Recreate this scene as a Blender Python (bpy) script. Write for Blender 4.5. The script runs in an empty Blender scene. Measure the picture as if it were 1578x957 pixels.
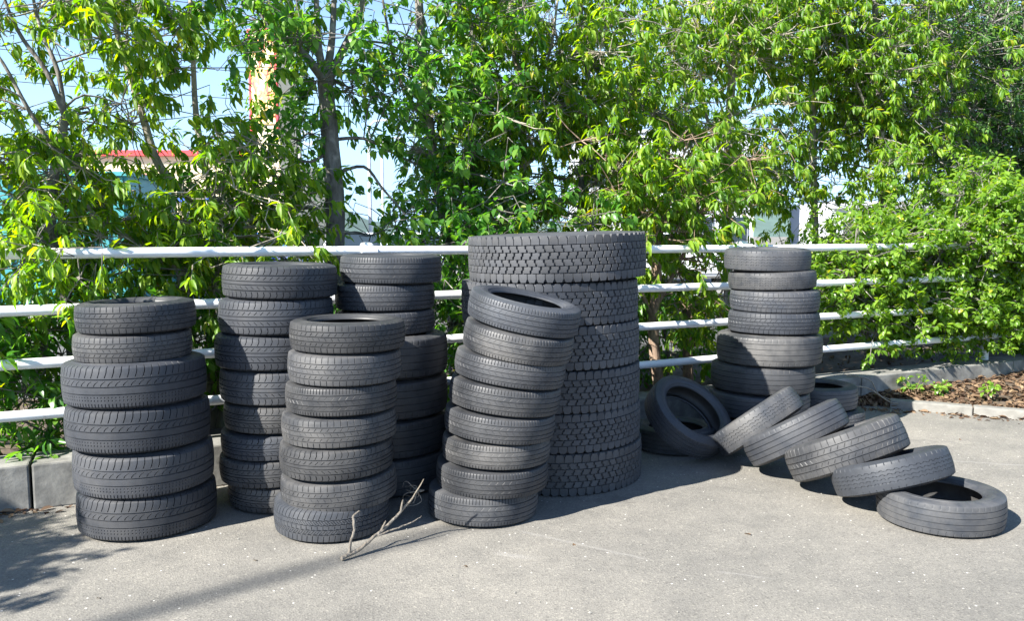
import bpy, bmesh, math, random
import numpy as np
from mathutils import Vector, Matrix

# ------------------------------------------------------------------ camera, sky, sun, exposure
S = bpy.context.scene
COL = S.collection
R = math.radians

cam_d = bpy.data.cameras.new('camera')
cam_d.sensor_width = 36.0
cam_d.lens = 28.5
cam_d.clip_start = 0.05
cam_d.clip_end = 3000
cam = bpy.data.objects.new('camera', cam_d)
cam.location = (0, 0, 1.42)
cam.rotation_euler = (R(90 - 5.3), 0, 0)
COL.objects.link(cam)
S.camera = cam

SUN_EL = 37.0
SUN_AZ = 39.0            # direction the light travels, degrees from +X towards +Y
S.world = bpy.data.worlds.new('World')
S.world.use_nodes = True
wn, wl = S.world.node_tree.nodes, S.world.node_tree.links
wn.clear()
w_out = wn.new('ShaderNodeOutputWorld')
w_bg = wn.new('ShaderNodeBackground')
sky = wn.new('ShaderNodeTexSky')
sky.sky_type = 'NISHITA'
sky.sun_disc = False
sky.sun_elevation = R(SUN_EL)
sky.sun_rotation = R(270 - SUN_AZ)     # clockwise from +Y, towards the sun
sky.air_density = 1.0
sky.dust_density = 0.15
sky.ozone_density = 3.0
w_bg.inputs['Strength'].default_value = 0.078
# thin broken cloud
tc = wn.new('ShaderNodeTexCoord')
mp = wn.new('ShaderNodeMapping')
mp.inputs['Scale'].default_value = (1.0, 1.0, 3.2)
nz = wn.new('ShaderNodeTexNoise')
nz.inputs['Scale'].default_value = 2.3
nz.inputs['Detail'].default_value = 7
nz.inputs['Roughness'].default_value = 0.55
cr = wn.new('ShaderNodeValToRGB')
cr.color_ramp.elements[0].position = 0.58
cr.color_ramp.elements[1].position = 0.85
mx = wn.new('ShaderNodeMix')
mx.data_type = 'RGBA'
mx.inputs['B'].default_value = (6.0, 6.5, 7.2, 1)
wl.new(tc.outputs['Generated'], mp.inputs['Vector'])
wl.new(mp.outputs['Vector'], nz.inputs['Vector'])
wl.new(nz.outputs['Fac'], cr.inputs['Fac'])
wl.new(cr.outputs['Color'], mx.inputs['Factor'])
wl.new(sky.outputs['Color'], mx.inputs['A'])
# pale haze low over the horizon, the same all round
sx = wn.new('ShaderNodeSeparateXYZ')
hz = wn.new('ShaderNodeMapRange')
hz.interpolation_type = 'SMOOTHSTEP'
hz.inputs['From Min'].default_value = 0.0
hz.inputs['From Max'].default_value = 0.30
hz.inputs['To Min'].default_value = 0.85
hz.inputs['To Max'].default_value = 0.0
mh = wn.new('ShaderNodeMix')
mh.data_type = 'RGBA'
mh.inputs['B'].default_value = (2.3, 3.9, 6.3, 1)
wl.new(tc.outputs['Generated'], sx.inputs[0])
wl.new(sx.outputs['Z'], hz.inputs['Value'])
wl.new(hz.outputs[0], mh.inputs['Factor'])
wl.new(mx.outputs['Result'], mh.inputs['A'])
wl.new(mh.outputs['Result'], w_bg.inputs['Color'])
wl.new(w_bg.outputs['Background'], w_out.inputs['Surface'])

sun_d = bpy.data.lights.new('sun', 'SUN')
sun_d.energy = 5.0
sun_d.angle = R(0.53)
sun_d.color = (1.0, 0.955, 0.87)
sun = bpy.data.objects.new('sun', sun_d)
ldir = Vector((math.cos(R(SUN_AZ)) * math.cos(R(SUN_EL)), math.sin(R(SUN_AZ)) * math.cos(R(SUN_EL)), -math.sin(R(SUN_EL))))
sun.rotation_euler = ldir.to_track_quat('-Z', 'Y').to_euler()
COL.objects.link(sun)

S.view_settings.view_transform = 'Standard'
S.view_settings.look = 'None'
S.view_settings.exposure = 1.9
S.view_settings.gamma = 1.0
S.view_settings.use_curve_mapping = False
S.render.engine = 'CYCLES'
S.cycles.use_denoising = True
S.cycles.max_bounces = 8
S.cycles.diffuse_bounces = 4
S.cycles.glossy_bounces = 3
S.cycles.transmission_bounces = 5
S.cycles.sample_clamp_indirect = 6

# ------------------------------------------------------------------ helpers
rng = np.random.default_rng(7)
random.seed(7)


def link(o, parent=None):
    COL.objects.link(o)
    if parent is not None:
        o.parent = parent
    return o


def tag(o, label=None, cat=None, group=None, kind=None):
    if label: o['label'] = label
    if cat: o['category'] = cat
    if group: o['group'] = group
    if kind: o['kind'] = kind
    return o


def empty(name, loc=(0, 0, 0), rot=(0, 0, 0)):
    o = bpy.data.objects.new(name, None)
    o.location = loc
    o.rotation_euler = rot
    o.empty_display_size = 0.1
    return link(o)


def mesh_np(name, verts, faces, mat=None, smooth=True, sharp=None):
    """faces: list of index arrays (k x 3 or k x 4)."""
    me = bpy.data.meshes.new(name)
    verts = np.asarray(verts, dtype=np.float32)
    me.vertices.add(len(verts))
    me.vertices.foreach_set('co', verts.ravel())
    loops, starts, tot = [], [], 0
    for f in faces:
        f = np.asarray(f, dtype=np.int32)
        if len(f) == 0: continue
        k = f.shape[1]
        starts.append(tot + np.arange(len(f), dtype=np.int32) * k)
        loops.append(f.ravel())
        tot += f.size
    loops = np.concatenate(loops); starts = np.concatenate(starts)
    me.loops.add(len(loops))
    me.loops.foreach_set('vertex_index', loops)
    me.polygons.add(len(starts))
    me.polygons.foreach_set('loop_start', starts.astype(np.int32))
    me.update(calc_edges=True)
    me.polygons.foreach_set('use_smooth', np.full(len(starts), smooth, dtype=bool))
    if sharp is not None:
        me.set_sharp_from_angle(angle=R(sharp))
    if mat: me.materials.append(mat)
    me.validate()
    return me


def mobj(name, me, parent=None):
    return link(bpy.data.objects.new(name, me), parent)


class MB:
    """collects simple solids and builds ONE mesh object"""
    def __init__(self):
        self.v, self.f = [], []

    def box(self, c, s, rz=0.0, M=None):
        x, y, z = [q / 2 for q in s]
        cs, sn = math.cos(rz), math.sin(rz)
        b = len(self.v)
        for dx, dy, dz in ((-x,-y,-z),(x,-y,-z),(x,y,-z),(-x,y,-z),(-x,-y,z),(x,-y,z),(x,y,z),(-x,y,z)):
            p = (c[0] + dx*cs - dy*sn, c[1] + dx*sn + dy*cs, c[2] + dz)
            self.v.append(p)
        for f in ((0,3,2,1),(4,5,6,7),(0,1,5,4),(1,2,6,5),(2,3,7,6),(3,0,4,7)):
            self.f.append([b+i for i in f])
        return self

    def tube(self, pts, rad, n=10, cap=True):
        pts = [Vector(p) for p in pts]
        if not hasattr(rad, '__len__'): rad = [rad] * len(pts)
        b = len(self.v)
        up = None
        for i, p in enumerate(pts):
            t = (pts[min(i+1, len(pts)-1)] - pts[max(i-1, 0)]).normalized()
            if up is None:
                up = Vector((0, 0, 1)) if abs(t.z) < 0.9 else Vector((1, 0, 0))
            a = t.cross(up).normalized()
            up = a.cross(t).normalized()
            for k in range(n):
                an = 2*math.pi*k/n
                self.v.append(tuple(p + (a*math.cos(an) + up*math.sin(an))*rad[i]))
        for i in range(len(pts)-1):
            for k in range(n):
                q = (k+1) % n
                self.f.append([b+i*n+k, b+i*n+q, b+(i+1)*n+q, b+(i+1)*n+k][::-1])
        if cap:
            self.f.append([b+k for k in range(n)])
            self.f.append([b+(len(pts)-1)*n+k for k in range(n)][::-1])
        return self

    def prism(self, poly, z0, z1):
        b = len(self.v); n = len(poly)
        self.v += [(x, y, z0) for x, y in poly] + [(x, y, z1) for x, y in poly]
        self.f.append([b+i for i in range(n)][::-1]); self.f.append([b+n+i for i in range(n)])
        for i in range(n):
            j = (i+1) % n
            self.f.append([b+i, b+j, b+n+j, b+n+i])
        return self

    def mesh(self, name, mat, smooth=None, bevel=0, xf=None):
        me = bpy.data.meshes.new(name)
        me.from_pydata(self.v, [], self.f)
        if bevel:
            bm = bmesh.new(); bm.from_mesh(me)
            bmesh.ops.bevel(bm, geom=bm.edges[:], offset=bevel, segments=2, affect='EDGES', profile=0.6)
            bm.to_mesh(me); bm.free()
        if xf is not None: me.transform(xf)
        if smooth is not None:
            me.polygons.foreach_set('use_smooth', [True]*len(me.polygons))
            me.set_sharp_from_angle(angle=R(smooth))
        me.materials.append(mat)
        me.update()
        return me

    def build(self, name, mat, parent=None, smooth=None, bevel=0):
        return mobj(name, self.mesh(name, mat, smooth, bevel), parent)


# ------------------------------------------------------------------ materials
MATS = {}


def nodes_of(name):
    m = bpy.data.materials.new(name)
    m.use_nodes = True
    MATS[name] = m
    nt = m.node_tree
    return m, nt.nodes, nt.links, nt.nodes['Principled BSDF']


def N(nodes, typ, **kw):
    n = nodes.new(typ)
    for k, v in kw.items():
        if k in n.bl_rna.properties: setattr(n, k, v)
        else: n.inputs[k.replace('_', ' ')].default_value = v
    return n


def ramp(nodes, stops):
    r = nodes.new('ShaderNodeValToRGB')
    e = r.color_ramp.elements
    while len(e) < len(stops): e.new(0.5)
    for el, (p, c) in zip(e, stops):
        el.position = p
        el.color = (*c, 1) if len(c) == 3 else c
    return r


def mixc(nodes, links, a, b, fac, blend='MIX'):
    m = nodes.new('ShaderNodeMix'); m.data_type = 'RGBA'; m.blend_type = blend
    for sock, v in (('A', a), ('B', b), ('Factor', fac)):
        if hasattr(v, 'links') or hasattr(v, 'is_linked'): links.new(v, m.inputs[sock])
        else: m.inputs[sock].default_value = v if sock == 'Factor' else (*v, 1)
    return m.outputs['Result']


def plain(name, col, rough=0.6, var=0.12, scale=6.0, metal=0.0, bump=0.0):
    """one-colour surface with gentle mottling"""
    m, n, l, p = nodes_of(name)
    tcn = N(n, 'ShaderNodeTexCoord')
    a = N(n, 'ShaderNodeTexNoise', Scale=scale, Detail=6.0, Roughness=0.6)
    l.new(tcn.outputs['Object'], a.inputs['Vector'])
    lo = [c*(1-var) for c in col]; hi = [min(1, c*(1+var)) for c in col]
    r = ramp(n, [(0.3, lo), (0.7, hi)])
    l.new(a.outputs['Fac'], r.inputs['Fac'])
    l.new(r.outputs['Color'], p.inputs['Base Color'])
    p.inputs['Roughness'].default_value = rough
    p.inputs['Metallic'].default_value = metal
    if bump:
        b = N(n, 'ShaderNodeBump', Strength=bump, Distance=0.01)
        l.new(a.outputs['Fac'], b.inputs['Height'])
        l.new(b.outputs['Normal'], p.inputs['Normal'])
    return m


def rubber(name, col, dust=(0.106, 0.103, 0.100), rough=0.44, dusty=0.5, chalk=0.0):
    m, n, l, p = nodes_of(name)
    tcn = N(n, 'ShaderNodeTexCoord')
    sd = N(n, 'ShaderNodeAttribute', attribute_type='OBJECT', attribute_name='seed')
    add = N(n, 'ShaderNodeVectorMath', operation='ADD')
    l.new(tcn.outputs['Object'], add.inputs[0]); l.new(sd.outputs['Fac'], add.inputs[1])
    big = N(n, 'ShaderNodeTexNoise', Scale=5.0, Detail=6.0, Roughness=0.65)
    mid = N(n, 'ShaderNodeTexNoise', Scale=24.0, Detail=5.0, Roughness=0.7)
    fin = N(n, 'ShaderNodeTexNoise', Scale=260.0, Detail=3.0, Roughness=0.7)
    for t in (big, mid, fin): l.new(add.outputs[0], t.inputs['Vector'])
    lv = N(n, 'ShaderNodeAttribute', attribute_type='OBJECT', attribute_name='tone')
    r0 = ramp(n, [(0.25, [c*0.78 for c in col]), (0.75, [c*1.22 for c in col])])
    l.new(mid.outputs['Fac'], r0.inputs['Fac'])
    tone = N(n, 'ShaderNodeVectorMath', operation='SCALE')
    l.new(r0.outputs['Color'], tone.inputs[0]); l.new(lv.outputs['Fac'], tone.inputs['Scale'])
    rd = ramp(n, [(0.38, (0, 0, 0)), (0.78, (1, 1, 1))])
    l.new(big.outputs['Fac'], rd.inputs['Fac'])
    mul0 = N(n, 'ShaderNodeMath', operation='MULTIPLY'); mul0.inputs[1].default_value = dusty*1.6
    l.new(rd.outputs['Color'], mul0.inputs[0])
    dt = N(n, 'ShaderNodeAttribute', attribute_type='OBJECT', attribute_name='dirt')
    mul = N(n, 'ShaderNodeMath', operation='MULTIPLY', use_clamp=True)
    l.new(mul0.outputs[0], mul.inputs[0]); l.new(dt.outputs['Fac'], mul.inputs[1])
    c1 = mixc(n, l, tone.outputs[0], dust, mul.outputs[0])
    rf = ramp(n, [(0.70, (0, 0, 0)), (0.76, (1, 1, 1))])
    l.new(fin.outputs['Fac'], rf.inputs['Fac'])
    m2 = N(n, 'ShaderNodeMath', operation='MULTIPLY'); m2.inputs[1].default_value = 0.35
    l.new(rf.outputs['Color'], m2.inputs[0])
    c2 = mixc(n, l, c1, (0.30, 0.28, 0.25), m2.outputs[0])
    if chalk:
        ck = N(n, 'ShaderNodeTexNoise', Scale=9.0, Detail=9.0, Roughness=0.78)
        l.new(add.outputs[0], ck.inputs['Vector'])
        sp = N(n, 'ShaderNodeSeparateXYZ'); l.new(tcn.outputs['Object'], sp.inputs[0])
        # a smear of dried cement on the side that faces the yard
        g1 = N(n, 'ShaderNodeMapRange'); g1.inputs['From Min'].default_value = -0.10; g1.inputs['From Max'].default_value = 0.16
        l.new(sp.outputs['X'], g1.inputs['Value'])
        g2 = N(n, 'ShaderNodeMapRange'); g2.inputs['From Min'].default_value = 0.50; g2.inputs['From Max'].default_value = 0.34
        l.new(sp.outputs['X'], g2.inputs['Value'])
        g3 = N(n, 'ShaderNodeMapRange'); g3.inputs['From Min'].default_value = -0.10; g3.inputs['From Max'].default_value = -0.25
        l.new(sp.outputs['Y'], g3.inputs['Value'])
        k1 = N(n, 'ShaderNodeMath', operation='MULTIPLY'); l.new(g1.outputs[0], k1.inputs[0]); l.new(g2.outputs[0], k1.inputs[1])
        k2 = N(n, 'ShaderNodeMath', operation='MULTIPLY'); l.new(k1.outputs[0], k2.inputs[0]); l.new(g3.outputs[0], k2.inputs[1])
        k3 = N(n, 'ShaderNodeMath', operation='MULTIPLY'); l.new(k2.outputs[0], k3.inputs[0]); l.new(ck.outputs['Fac'], k3.inputs[1])
        rk = ramp(n, [(0.40, (0, 0, 0)), (0.50, (1, 1, 1))]); l.new(k3.outputs[0], rk.inputs['Fac'])
        m3 = N(n, 'ShaderNodeMath', operation='MULTIPLY'); m3.inputs[1].default_value = chalk
        l.new(rk.outputs['Color'], m3.inputs[0])
        c2 = mixc(n, l, c2, (0.36, 0.36, 0.34), m3.outputs[0])
    l.new(c2, p.inputs['Base Color'])
    rr = N(n, 'ShaderNodeMapRange'); rr.inputs['To Min'].default_value = rough - 0.08; rr.inputs['To Max'].default_value = rough + 0.2
    l.new(big.outputs['Fac'], rr.inputs['Value']); l.new(rr.outputs[0], p.inputs['Roughness'])
    p.inputs['Specular IOR Level'].default_value = 0.36
    b = N(n, 'ShaderNodeBump', Strength=0.25, Distance=0.002)
    l.new(fin.outputs['Fac'], b.inputs['Height']); l.new(b.outputs['Normal'], p.inputs['Normal'])
    return m


def leaf_mat(name, lo, mid, hi, yellow, trans=0.55, rough=0.46):
    m, n, l, p = nodes_of(name)
    g = N(n, 'ShaderNodeNewGeometry')
    oi = N(n, 'ShaderNodeObjectInfo')
    # single leaf objects take their object's random value, leaves in a crown their own island's
    at = N(n, 'ShaderNodeAttribute', attribute_type='OBJECT', attribute_name='single')
    rm = N(n, 'ShaderNodeMix'); rm.data_type = 'FLOAT'
    l.new(at.outputs['Fac'], rm.inputs['Factor'])
    l.new(g.outputs['Random Per Island'], rm.inputs['A']); l.new(oi.outputs['Random'], rm.inputs['B'])
    r = ramp(n, [(0.0, lo), (0.45, mid), (0.86, hi), (0.97, hi), (1.0, yellow)])
    l.new(rm.outputs['Result'], r.inputs['Fac'])
    l.new(r.outputs['Color'], p.inputs['Base Color'])
    p.inputs['Roughness'].default_value = rough
    p.inputs['Specular IOR Level'].default_value = 0.45
    tr = N(n, 'ShaderNodeBsdfTranslucent')
    hs = N(n, 'ShaderNodeHueSaturation', Hue=0.485, Saturation=1.15, Value=1.9)
    l.new(r.outputs['Color'], hs.inputs['Color']); l.new(hs.outputs['Color'], tr.inputs['Color'])
    ms = N(n, 'ShaderNodeMixShader'); ms.inputs['Fac'].default_value = trans
    out = [q for q in n if q.type == 'OUTPUT_MATERIAL'][0]
    l.new(p.outputs[0], ms.inputs[1]); l.new(tr.outputs[0], ms.inputs[2]); l.new(ms.outputs[0], out.inputs['Surface'])
    return m


def bark(name, c0, c1, scale=18.0):
    m, n, l, p = nodes_of(name)
    tcn = N(n, 'ShaderNodeTexCoord')
    mpn = N(n, 'ShaderNodeMapping'); mpn.inputs['Scale'].default_value = (1, 1, 0.35)
    l.new(tcn.outputs['Object'], mpn.inputs['Vector'])
    a = N(n, 'ShaderNodeTexNoise', Scale=scale, Detail=8.0, Roughness=0.7)
    v = N(n, 'ShaderNodeTexVoronoi', Scale=scale*1.6)
    l.new(mpn.outputs['Vector'], a.inputs['Vector']); l.new(mpn.outputs['Vector'], v.inputs['Vector'])
    r = ramp(n, [(0.32, c0), (0.66, c1)])
    l.new(a.outputs['Fac'], r.inputs['Fac'])
    li = N(n, 'ShaderNodeTexNoise', Scale=9.0, Detail=4.0)
    l.new(tcn.outputs['Object'], li.inputs['Vector'])
    rl = ramp(n, [(0.56, (0, 0, 0)), (0.66, (0.7, 0.7, 0.7))]); l.new(li.outputs['Fac'], rl.inputs['Fac'])
    c = mixc(n, l, r.outputs['Color'], [min(1, q*1.7) for q in c1], rl.outputs['Color'])
    l.new(c, p.inputs['Base Color'])
    p.inputs['Roughness'].default_value = 0.9
    ad = N(n, 'ShaderNodeMath', operation='ADD'); l.new(a.outputs['Fac'], ad.inputs[0]); l.new(v.outputs['Distance'], ad.inputs[1])
    b = N(n, 'ShaderNodeBump', Strength=0.7, Distance=0.012)
    l.new(ad.outputs[0], b.inputs['Height']); l.new(b.outputs['Normal'], p.inputs['Normal'])
    return m


def asphalt(name, col, spread=0.25, grit=0.8, warm=(1.05, 1.0, 0.92), scuffs=False):
    m, n, l, p = nodes_of(name)
    tcn = N(n, 'ShaderNodeTexCoord')
    O = tcn.outputs['Object']
    big = N(n, 'ShaderNodeTexNoise', Scale=0.55, Detail=7.0, Roughness=0.62)
    med = N(n, 'ShaderNodeTexNoise', Scale=5.0, Detail=6.0, Roughness=0.68)
    fin = N(n, 'ShaderNodeTexNoise', Scale=150.0, Detail=4.0, Roughness=0.75)
    vor = N(n, 'ShaderNodeTexVoronoi', Scale=125.0)
    vo2 = N(n, 'ShaderNodeTexVoronoi', Scale=46.0)
    for t in (big, med, fin, vor, vo2): l.new(O, t.inputs['Vector'])
    r = ramp(n, [(0.28, [c*(1-spread) for c in col]), (0.72, [c*(1+spread)*w for c, w in zip(col, warm)])])
    l.new(big.outputs['Fac'], r.inputs['Fac'])
    r2 = ramp(n, [(0.3, (0.84, 0.84, 0.84)), (0.72, (1.12, 1.11, 1.09))]); l.new(med.outputs['Fac'], r2.inputs['Fac'])
    c = mixc(n, l, r.outputs['Color'], r2.outputs['Color'], 1.0, 'MULTIPLY')
    r3 = ramp(n, [(0.30, (0.52, 0.52, 0.52)), (0.52, (1, 1, 1)), (0.72, (1.34, 1.33, 1.30))]); l.new(fin.outputs['Fac'], r3.inputs['Fac'])
    c = mixc(n, l, c, r3.outputs['Color'], grit, 'MULTIPLY')
    # stones in the binder, each with its own shade; a few pale, a few dark
    sep = N(n, 'ShaderNodeSeparateColor'); l.new(vor.outputs['Color'], sep.inputs[0])
    r4 = ramp(n, [(0.0, (0.50, 0.50, 0.51)), (0.22, (0.88, 0.88, 0.88)), (0.9, (1.05, 1.05, 1.04)), (0.97, (1.5, 1.48, 1.42))])
    l.new(sep.outputs[0], r4.inputs['Fac'])
    c = mixc(n, l, c, r4.outputs['Color'], grit*0.8, 'MULTIPLY')
    se2 = N(n, 'ShaderNodeSeparateColor'); l.new(vo2.outputs['Color'], se2.inputs[0])
    gt = N(n, 'ShaderNodeMath', operation='GREATER_THAN'); gt.inputs[1].default_value = 0.955
    l.new(se2.outputs[1], gt.inputs[0])
    lt = N(n, 'ShaderNodeMath', operation='LESS_THAN'); lt.inputs[1].default_value = 0.20
    l.new(vo2.outputs['Distance'], lt.inputs[0])
    an = N(n, 'ShaderNodeMath', operation='MULTIPLY'); l.new(gt.outputs[0], an.inputs[0]); l.new(lt.outputs[0], an.inputs[1])
    c = mixc(n, l, c, (0.5, 0.48, 0.44), an.outputs[0])
    if scuffs:
        # old oil stains and dust: large soft blotches
        st = N(n, 'ShaderNodeTexNoise', Scale=1.35, Detail=5.0, Roughness=0.55, Distortion=0.6); l.new(O, st.inputs['Vector'])
        rs = ramp(n, [(0.60, (1, 1, 1)), (0.72, (0.74, 0.74, 0.75))]); l.new(st.outputs['Fac'], rs.inputs['Fac'])
        c = mixc(n, l, c, rs.outputs['Color'], 1.0, 'MULTIPLY')
        # hairline cracks
        vc = N(n, 'ShaderNodeTexVoronoi', Scale=0.75, feature='DISTANCE_TO_EDGE')
        wn_ = N(n, 'ShaderNodeTexNoise', Scale=5.0, Detail=6.0); l.new(O, wn_.inputs['Vector'])
        wv = N(n, 'ShaderNodeVectorMath', operation='MULTIPLY_ADD'); wv.inputs[1].default_value = (0.30, 0.30, 0.0)
        l.new(wn_.outputs['Color'], wv.inputs[0]); l.new(O, wv.inputs[2]); l.new(wv.outputs[0], vc.inputs['Vector'])
        rc = ramp(n, [(0.0, (1, 1, 1)), (0.006, (0, 0, 0))]); l.new(vc.outputs['Distance'], rc.inputs['Fac'])
        rb = ramp(n, [(0.50, (0, 0, 0)), (0.62, (0.55, 0.55, 0.55))]); l.new(big.outputs['Fac'], rb.inputs['Fac'])
        mk = N(n, 'ShaderNodeMath', operation='MULTIPLY'); l.new(rc.outputs['Color'], mk.inputs[0]); l.new(rb.outputs['Color'], mk.inputs[1])
        c = mixc(n, l, c, (0.09, 0.088, 0.085), mk.outputs[0])
        # pale scrape marks
        for (x0, y0, x1, y1, wd) in ((0.02, 3.80, 0.62, 3.43, 0.016), (0.84, 3.33, 1.10, 3.23, 0.012), (2.6, 5.05, 4.6, 4.55, 0.02), (-0.1, 3.52, 0.12, 3.46, 0.03)):
            an_ = math.atan2(y1-y0, x1-x0); ln_ = math.hypot(x1-x0, y1-y0)
            mpn = N(n, 'ShaderNodeMapping', vector_type='TEXTURE'); mpn.inputs['Location'].default_value = (x0, y0, 0); mpn.inputs['Rotation'].default_value = (0, 0, an_)
            l.new(O, mpn.inputs['Vector'])
            sp = N(n, 'ShaderNodeSeparateXYZ'); l.new(mpn.outputs[0], sp.inputs[0])
            wob = N(n, 'ShaderNodeMath', operation='MULTIPLY_ADD'); wob.inputs[1].default_value = 0.06; wob.inputs[2].default_value = -0.03
            l.new(med.outputs['Fac'], wob.inputs[0])
            ad_ = N(n, 'ShaderNodeMath', operation='ADD'); l.new(sp.outputs['Y'], ad_.inputs[0]); l.new(wob.outputs[0], ad_.inputs[1])
            ab = N(n, 'ShaderNodeMath', operation='ABSOLUTE'); l.new(ad_.outputs[0], ab.inputs[0])
            m1 = N(n, 'ShaderNodeMapRange'); m1.inputs['From Min'].default_value = wd; m1.inputs['From Max'].default_value = 0.0; l.new(ab.outputs[0], m1.inputs['Value'])
            m2_ = N(n, 'ShaderNodeMapRange'); m2_.inputs['From Min'].default_value = 0.0; m2_.inputs['From Max'].default_value = 0.06; l.new(sp.outputs['X'], m2_.inputs['Value'])
            m3_ = N(n, 'ShaderNodeMapRange'); m3_.inputs['From Min'].default_value = ln_; m3_.inputs['From Max'].default_value = ln_-0.08; l.new(sp.outputs['X'], m3_.inputs['Value'])
            k1 = N(n, 'ShaderNodeMath', operation='MULTIPLY'); l.new(m1.outputs[0], k1.inputs[0]); l.new(m2_.outputs[0], k1.inputs[1])
            k2 = N(n, 'ShaderNodeMath', operation='MULTIPLY'); l.new(k1.outputs[0], k2.inputs[0]); l.new(m3_.outputs[0], k2.inputs[1])
            k3 = N(n, 'ShaderNodeMath', operation='MULTIPLY'); l.new(k2.outputs[0], k3.inputs[0]); l.new(fin.outputs['Fac'], k3.inputs[1])
            c = mixc(n, l, c, (0.25, 0.24, 0.225), k3.outputs[0])
    l.new(c, p.inputs['Base Color'])
    p.inputs['Roughness'].default_value = 0.93
    p.inputs['Specular IOR Level'].default_value = 0.25
    ad = N(n, 'ShaderNodeMath', operation='ADD'); l.new(fin.outputs['Fac'], ad.inputs[0]); l.new(vor.outputs['Distance'], ad.inputs[1])
    b = N(n, 'ShaderNodeBump', Strength=0.55*grit, Distance=0.004)
    l.new(ad.outputs[0], b.inputs['Height']); l.new(b.outputs['Normal'], p.inputs['Normal'])
    return m


M_ASPH = asphalt('pale_worn_asphalt', (0.180, 0.175, 0.164), warm=(1.03, 1.0, 0.95), scuffs=True, grit=0.68)
M_LOT = asphalt('lot_asphalt', (0.20, 0.20, 0.20), grit=0.4)
M_SOIL = plain('dark_soil', (0.075, 0.055, 0.038), 0.95, 0.5, 20.0, bump=0.6)
M_KERB = plain('weathered_kerb_concrete', (0.165, 0.162, 0.150), 0.95, 0.5, 7.0, bump=0.6)
M_KERB2 = plain('pale_kerb_concrete', (0.17, 0.165, 0.15), 0.9, 0.25, 14.0, bump=0.3)
M_RAIL = plain('white_rail_paint', (0.74, 0.75, 0.76), 0.40, 0.09, 5.0, bump=0.08)
_n, _l = M_RAIL.node_tree.nodes, M_RAIL.node_tree.links
_t = N(_n, 'ShaderNodeTexCoord'); _a = N(_n, 'ShaderNodeTexNoise', Scale=16.0, Detail=8.0, Roughness=0.75); _l.new(_t.outputs['Object'], _a.inputs['Vector'])
_r = ramp(_n, [(0.60, (0, 0, 0)), (0.70, (0.75, 0.75, 0.75))]); _l.new(_a.outputs['Fac'], _r.inputs['Fac'])
_p = _n['Principled BSDF']; _src = _p.inputs['Base Color'].links[0].from_socket
_l.new(mixc(_n, _l, _src, (0.34, 0.30, 0.25), _r.outputs['Color']), _p.inputs['Base Color'])
M_RUB = [rubber('worn_rubber', (0.037, 0.041, 0.050), dusty=0.3), rubber('dusty_rubber', (0.040, 0.042, 0.047), dusty=0.42),
         rubber('grey_rubber', (0.041, 0.046, 0.056), dusty=0.3, rough=0.46)]
M_TRUCK = rubber('truck_rubber', (0.048, 0.052, 0.061), dusty=0.35, rough=0.62)
M_TRUCKC = rubber('smeared_truck_rubber', (0.052, 0.055, 0.061), dusty=0.35, rough=0.62, chalk=0.8)
M_LINER = rubber('inner_liner_rubber', (0.022, 0.022, 0.023), dusty=0.25, rough=0.45)
M_LEAF_A = leaf_mat('oak_leaf', (0.060, 0.155, 0.014), (0.112, 0.230, 0.018), (0.215, 0.325, 0.028), (0.36, 0.32, 0.03))
M_LEAF_B = leaf_mat('broad_leaf', (0.040, 0.130, 0.024), (0.070, 0.195, 0.030), (0.140, 0.275, 0.045), (0.30, 0.30, 0.03), rough=0.34)
M_LEAF_C = leaf_mat('hedge_leaf', (0.080, 0.170, 0.022), (0.125, 0.240, 0.030), (0.200, 0.320, 0.045), (0.35, 0.34, 0.04), rough=0.33)
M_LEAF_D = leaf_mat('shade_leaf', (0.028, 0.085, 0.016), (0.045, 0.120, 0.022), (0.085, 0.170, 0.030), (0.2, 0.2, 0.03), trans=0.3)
M_LITTER = leaf_mat('dry_leaf', (0.060, 0.034, 0.020), (0.115, 0.070, 0.040), (0.18, 0.12, 0.070), (0.27, 0.20, 0.12), trans=0.15, rough=0.8)
M_BARK_D = bark('dark_bark', (0.065, 0.058, 0.052), (0.20, 0.185, 0.17))
M_BARK_L = bark('pale_bark', (0.15, 0.13, 0.105), (0.36, 0.32, 0.265))
M_BARK_B = bark('brown_bark', (0.10, 0.065, 0.045), (0.26, 0.185, 0.135))
M_DRY = bark('dry_twig_bark', (0.15, 0.125, 0.095), (0.29, 0.25, 0.20), 40)
# ------------------------------------------------------------------ setting: ground, soil strip, kerb, rail fence
P0 = np.array((-2.66, 4.22)); FD = np.array((0.9015, 0.4328)); FN = np.array((-0.4328, 0.9015))
FANG = math.atan2(FD[1], FD[0])


def fp(s, q, z=0.0):
    p = P0 + FD*s + FN*q
    return (float(p[0]), float(p[1]), z)


def sheet(name, poly, z, mat, kind='structure'):
    me = bpy.data.meshes.new(name)
    me.from_pydata([(x, y, z) for x, y in poly], [], [list(range(len(poly)))])
    me.materials.append(mat)
    return tag(mobj(name, me), kind=kind)


sheet('ground', [(-900, -900), (900, -900), (900, 900), (-900, 900)], 0.0, M_ASPH)
sheet('parking_lot', [fp(-60, 3.2)[:2], fp(80, 3.2)[:2], fp(80, 70)[:2], fp(-60, 70)[:2]], 0.006, M_LOT)

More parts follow.
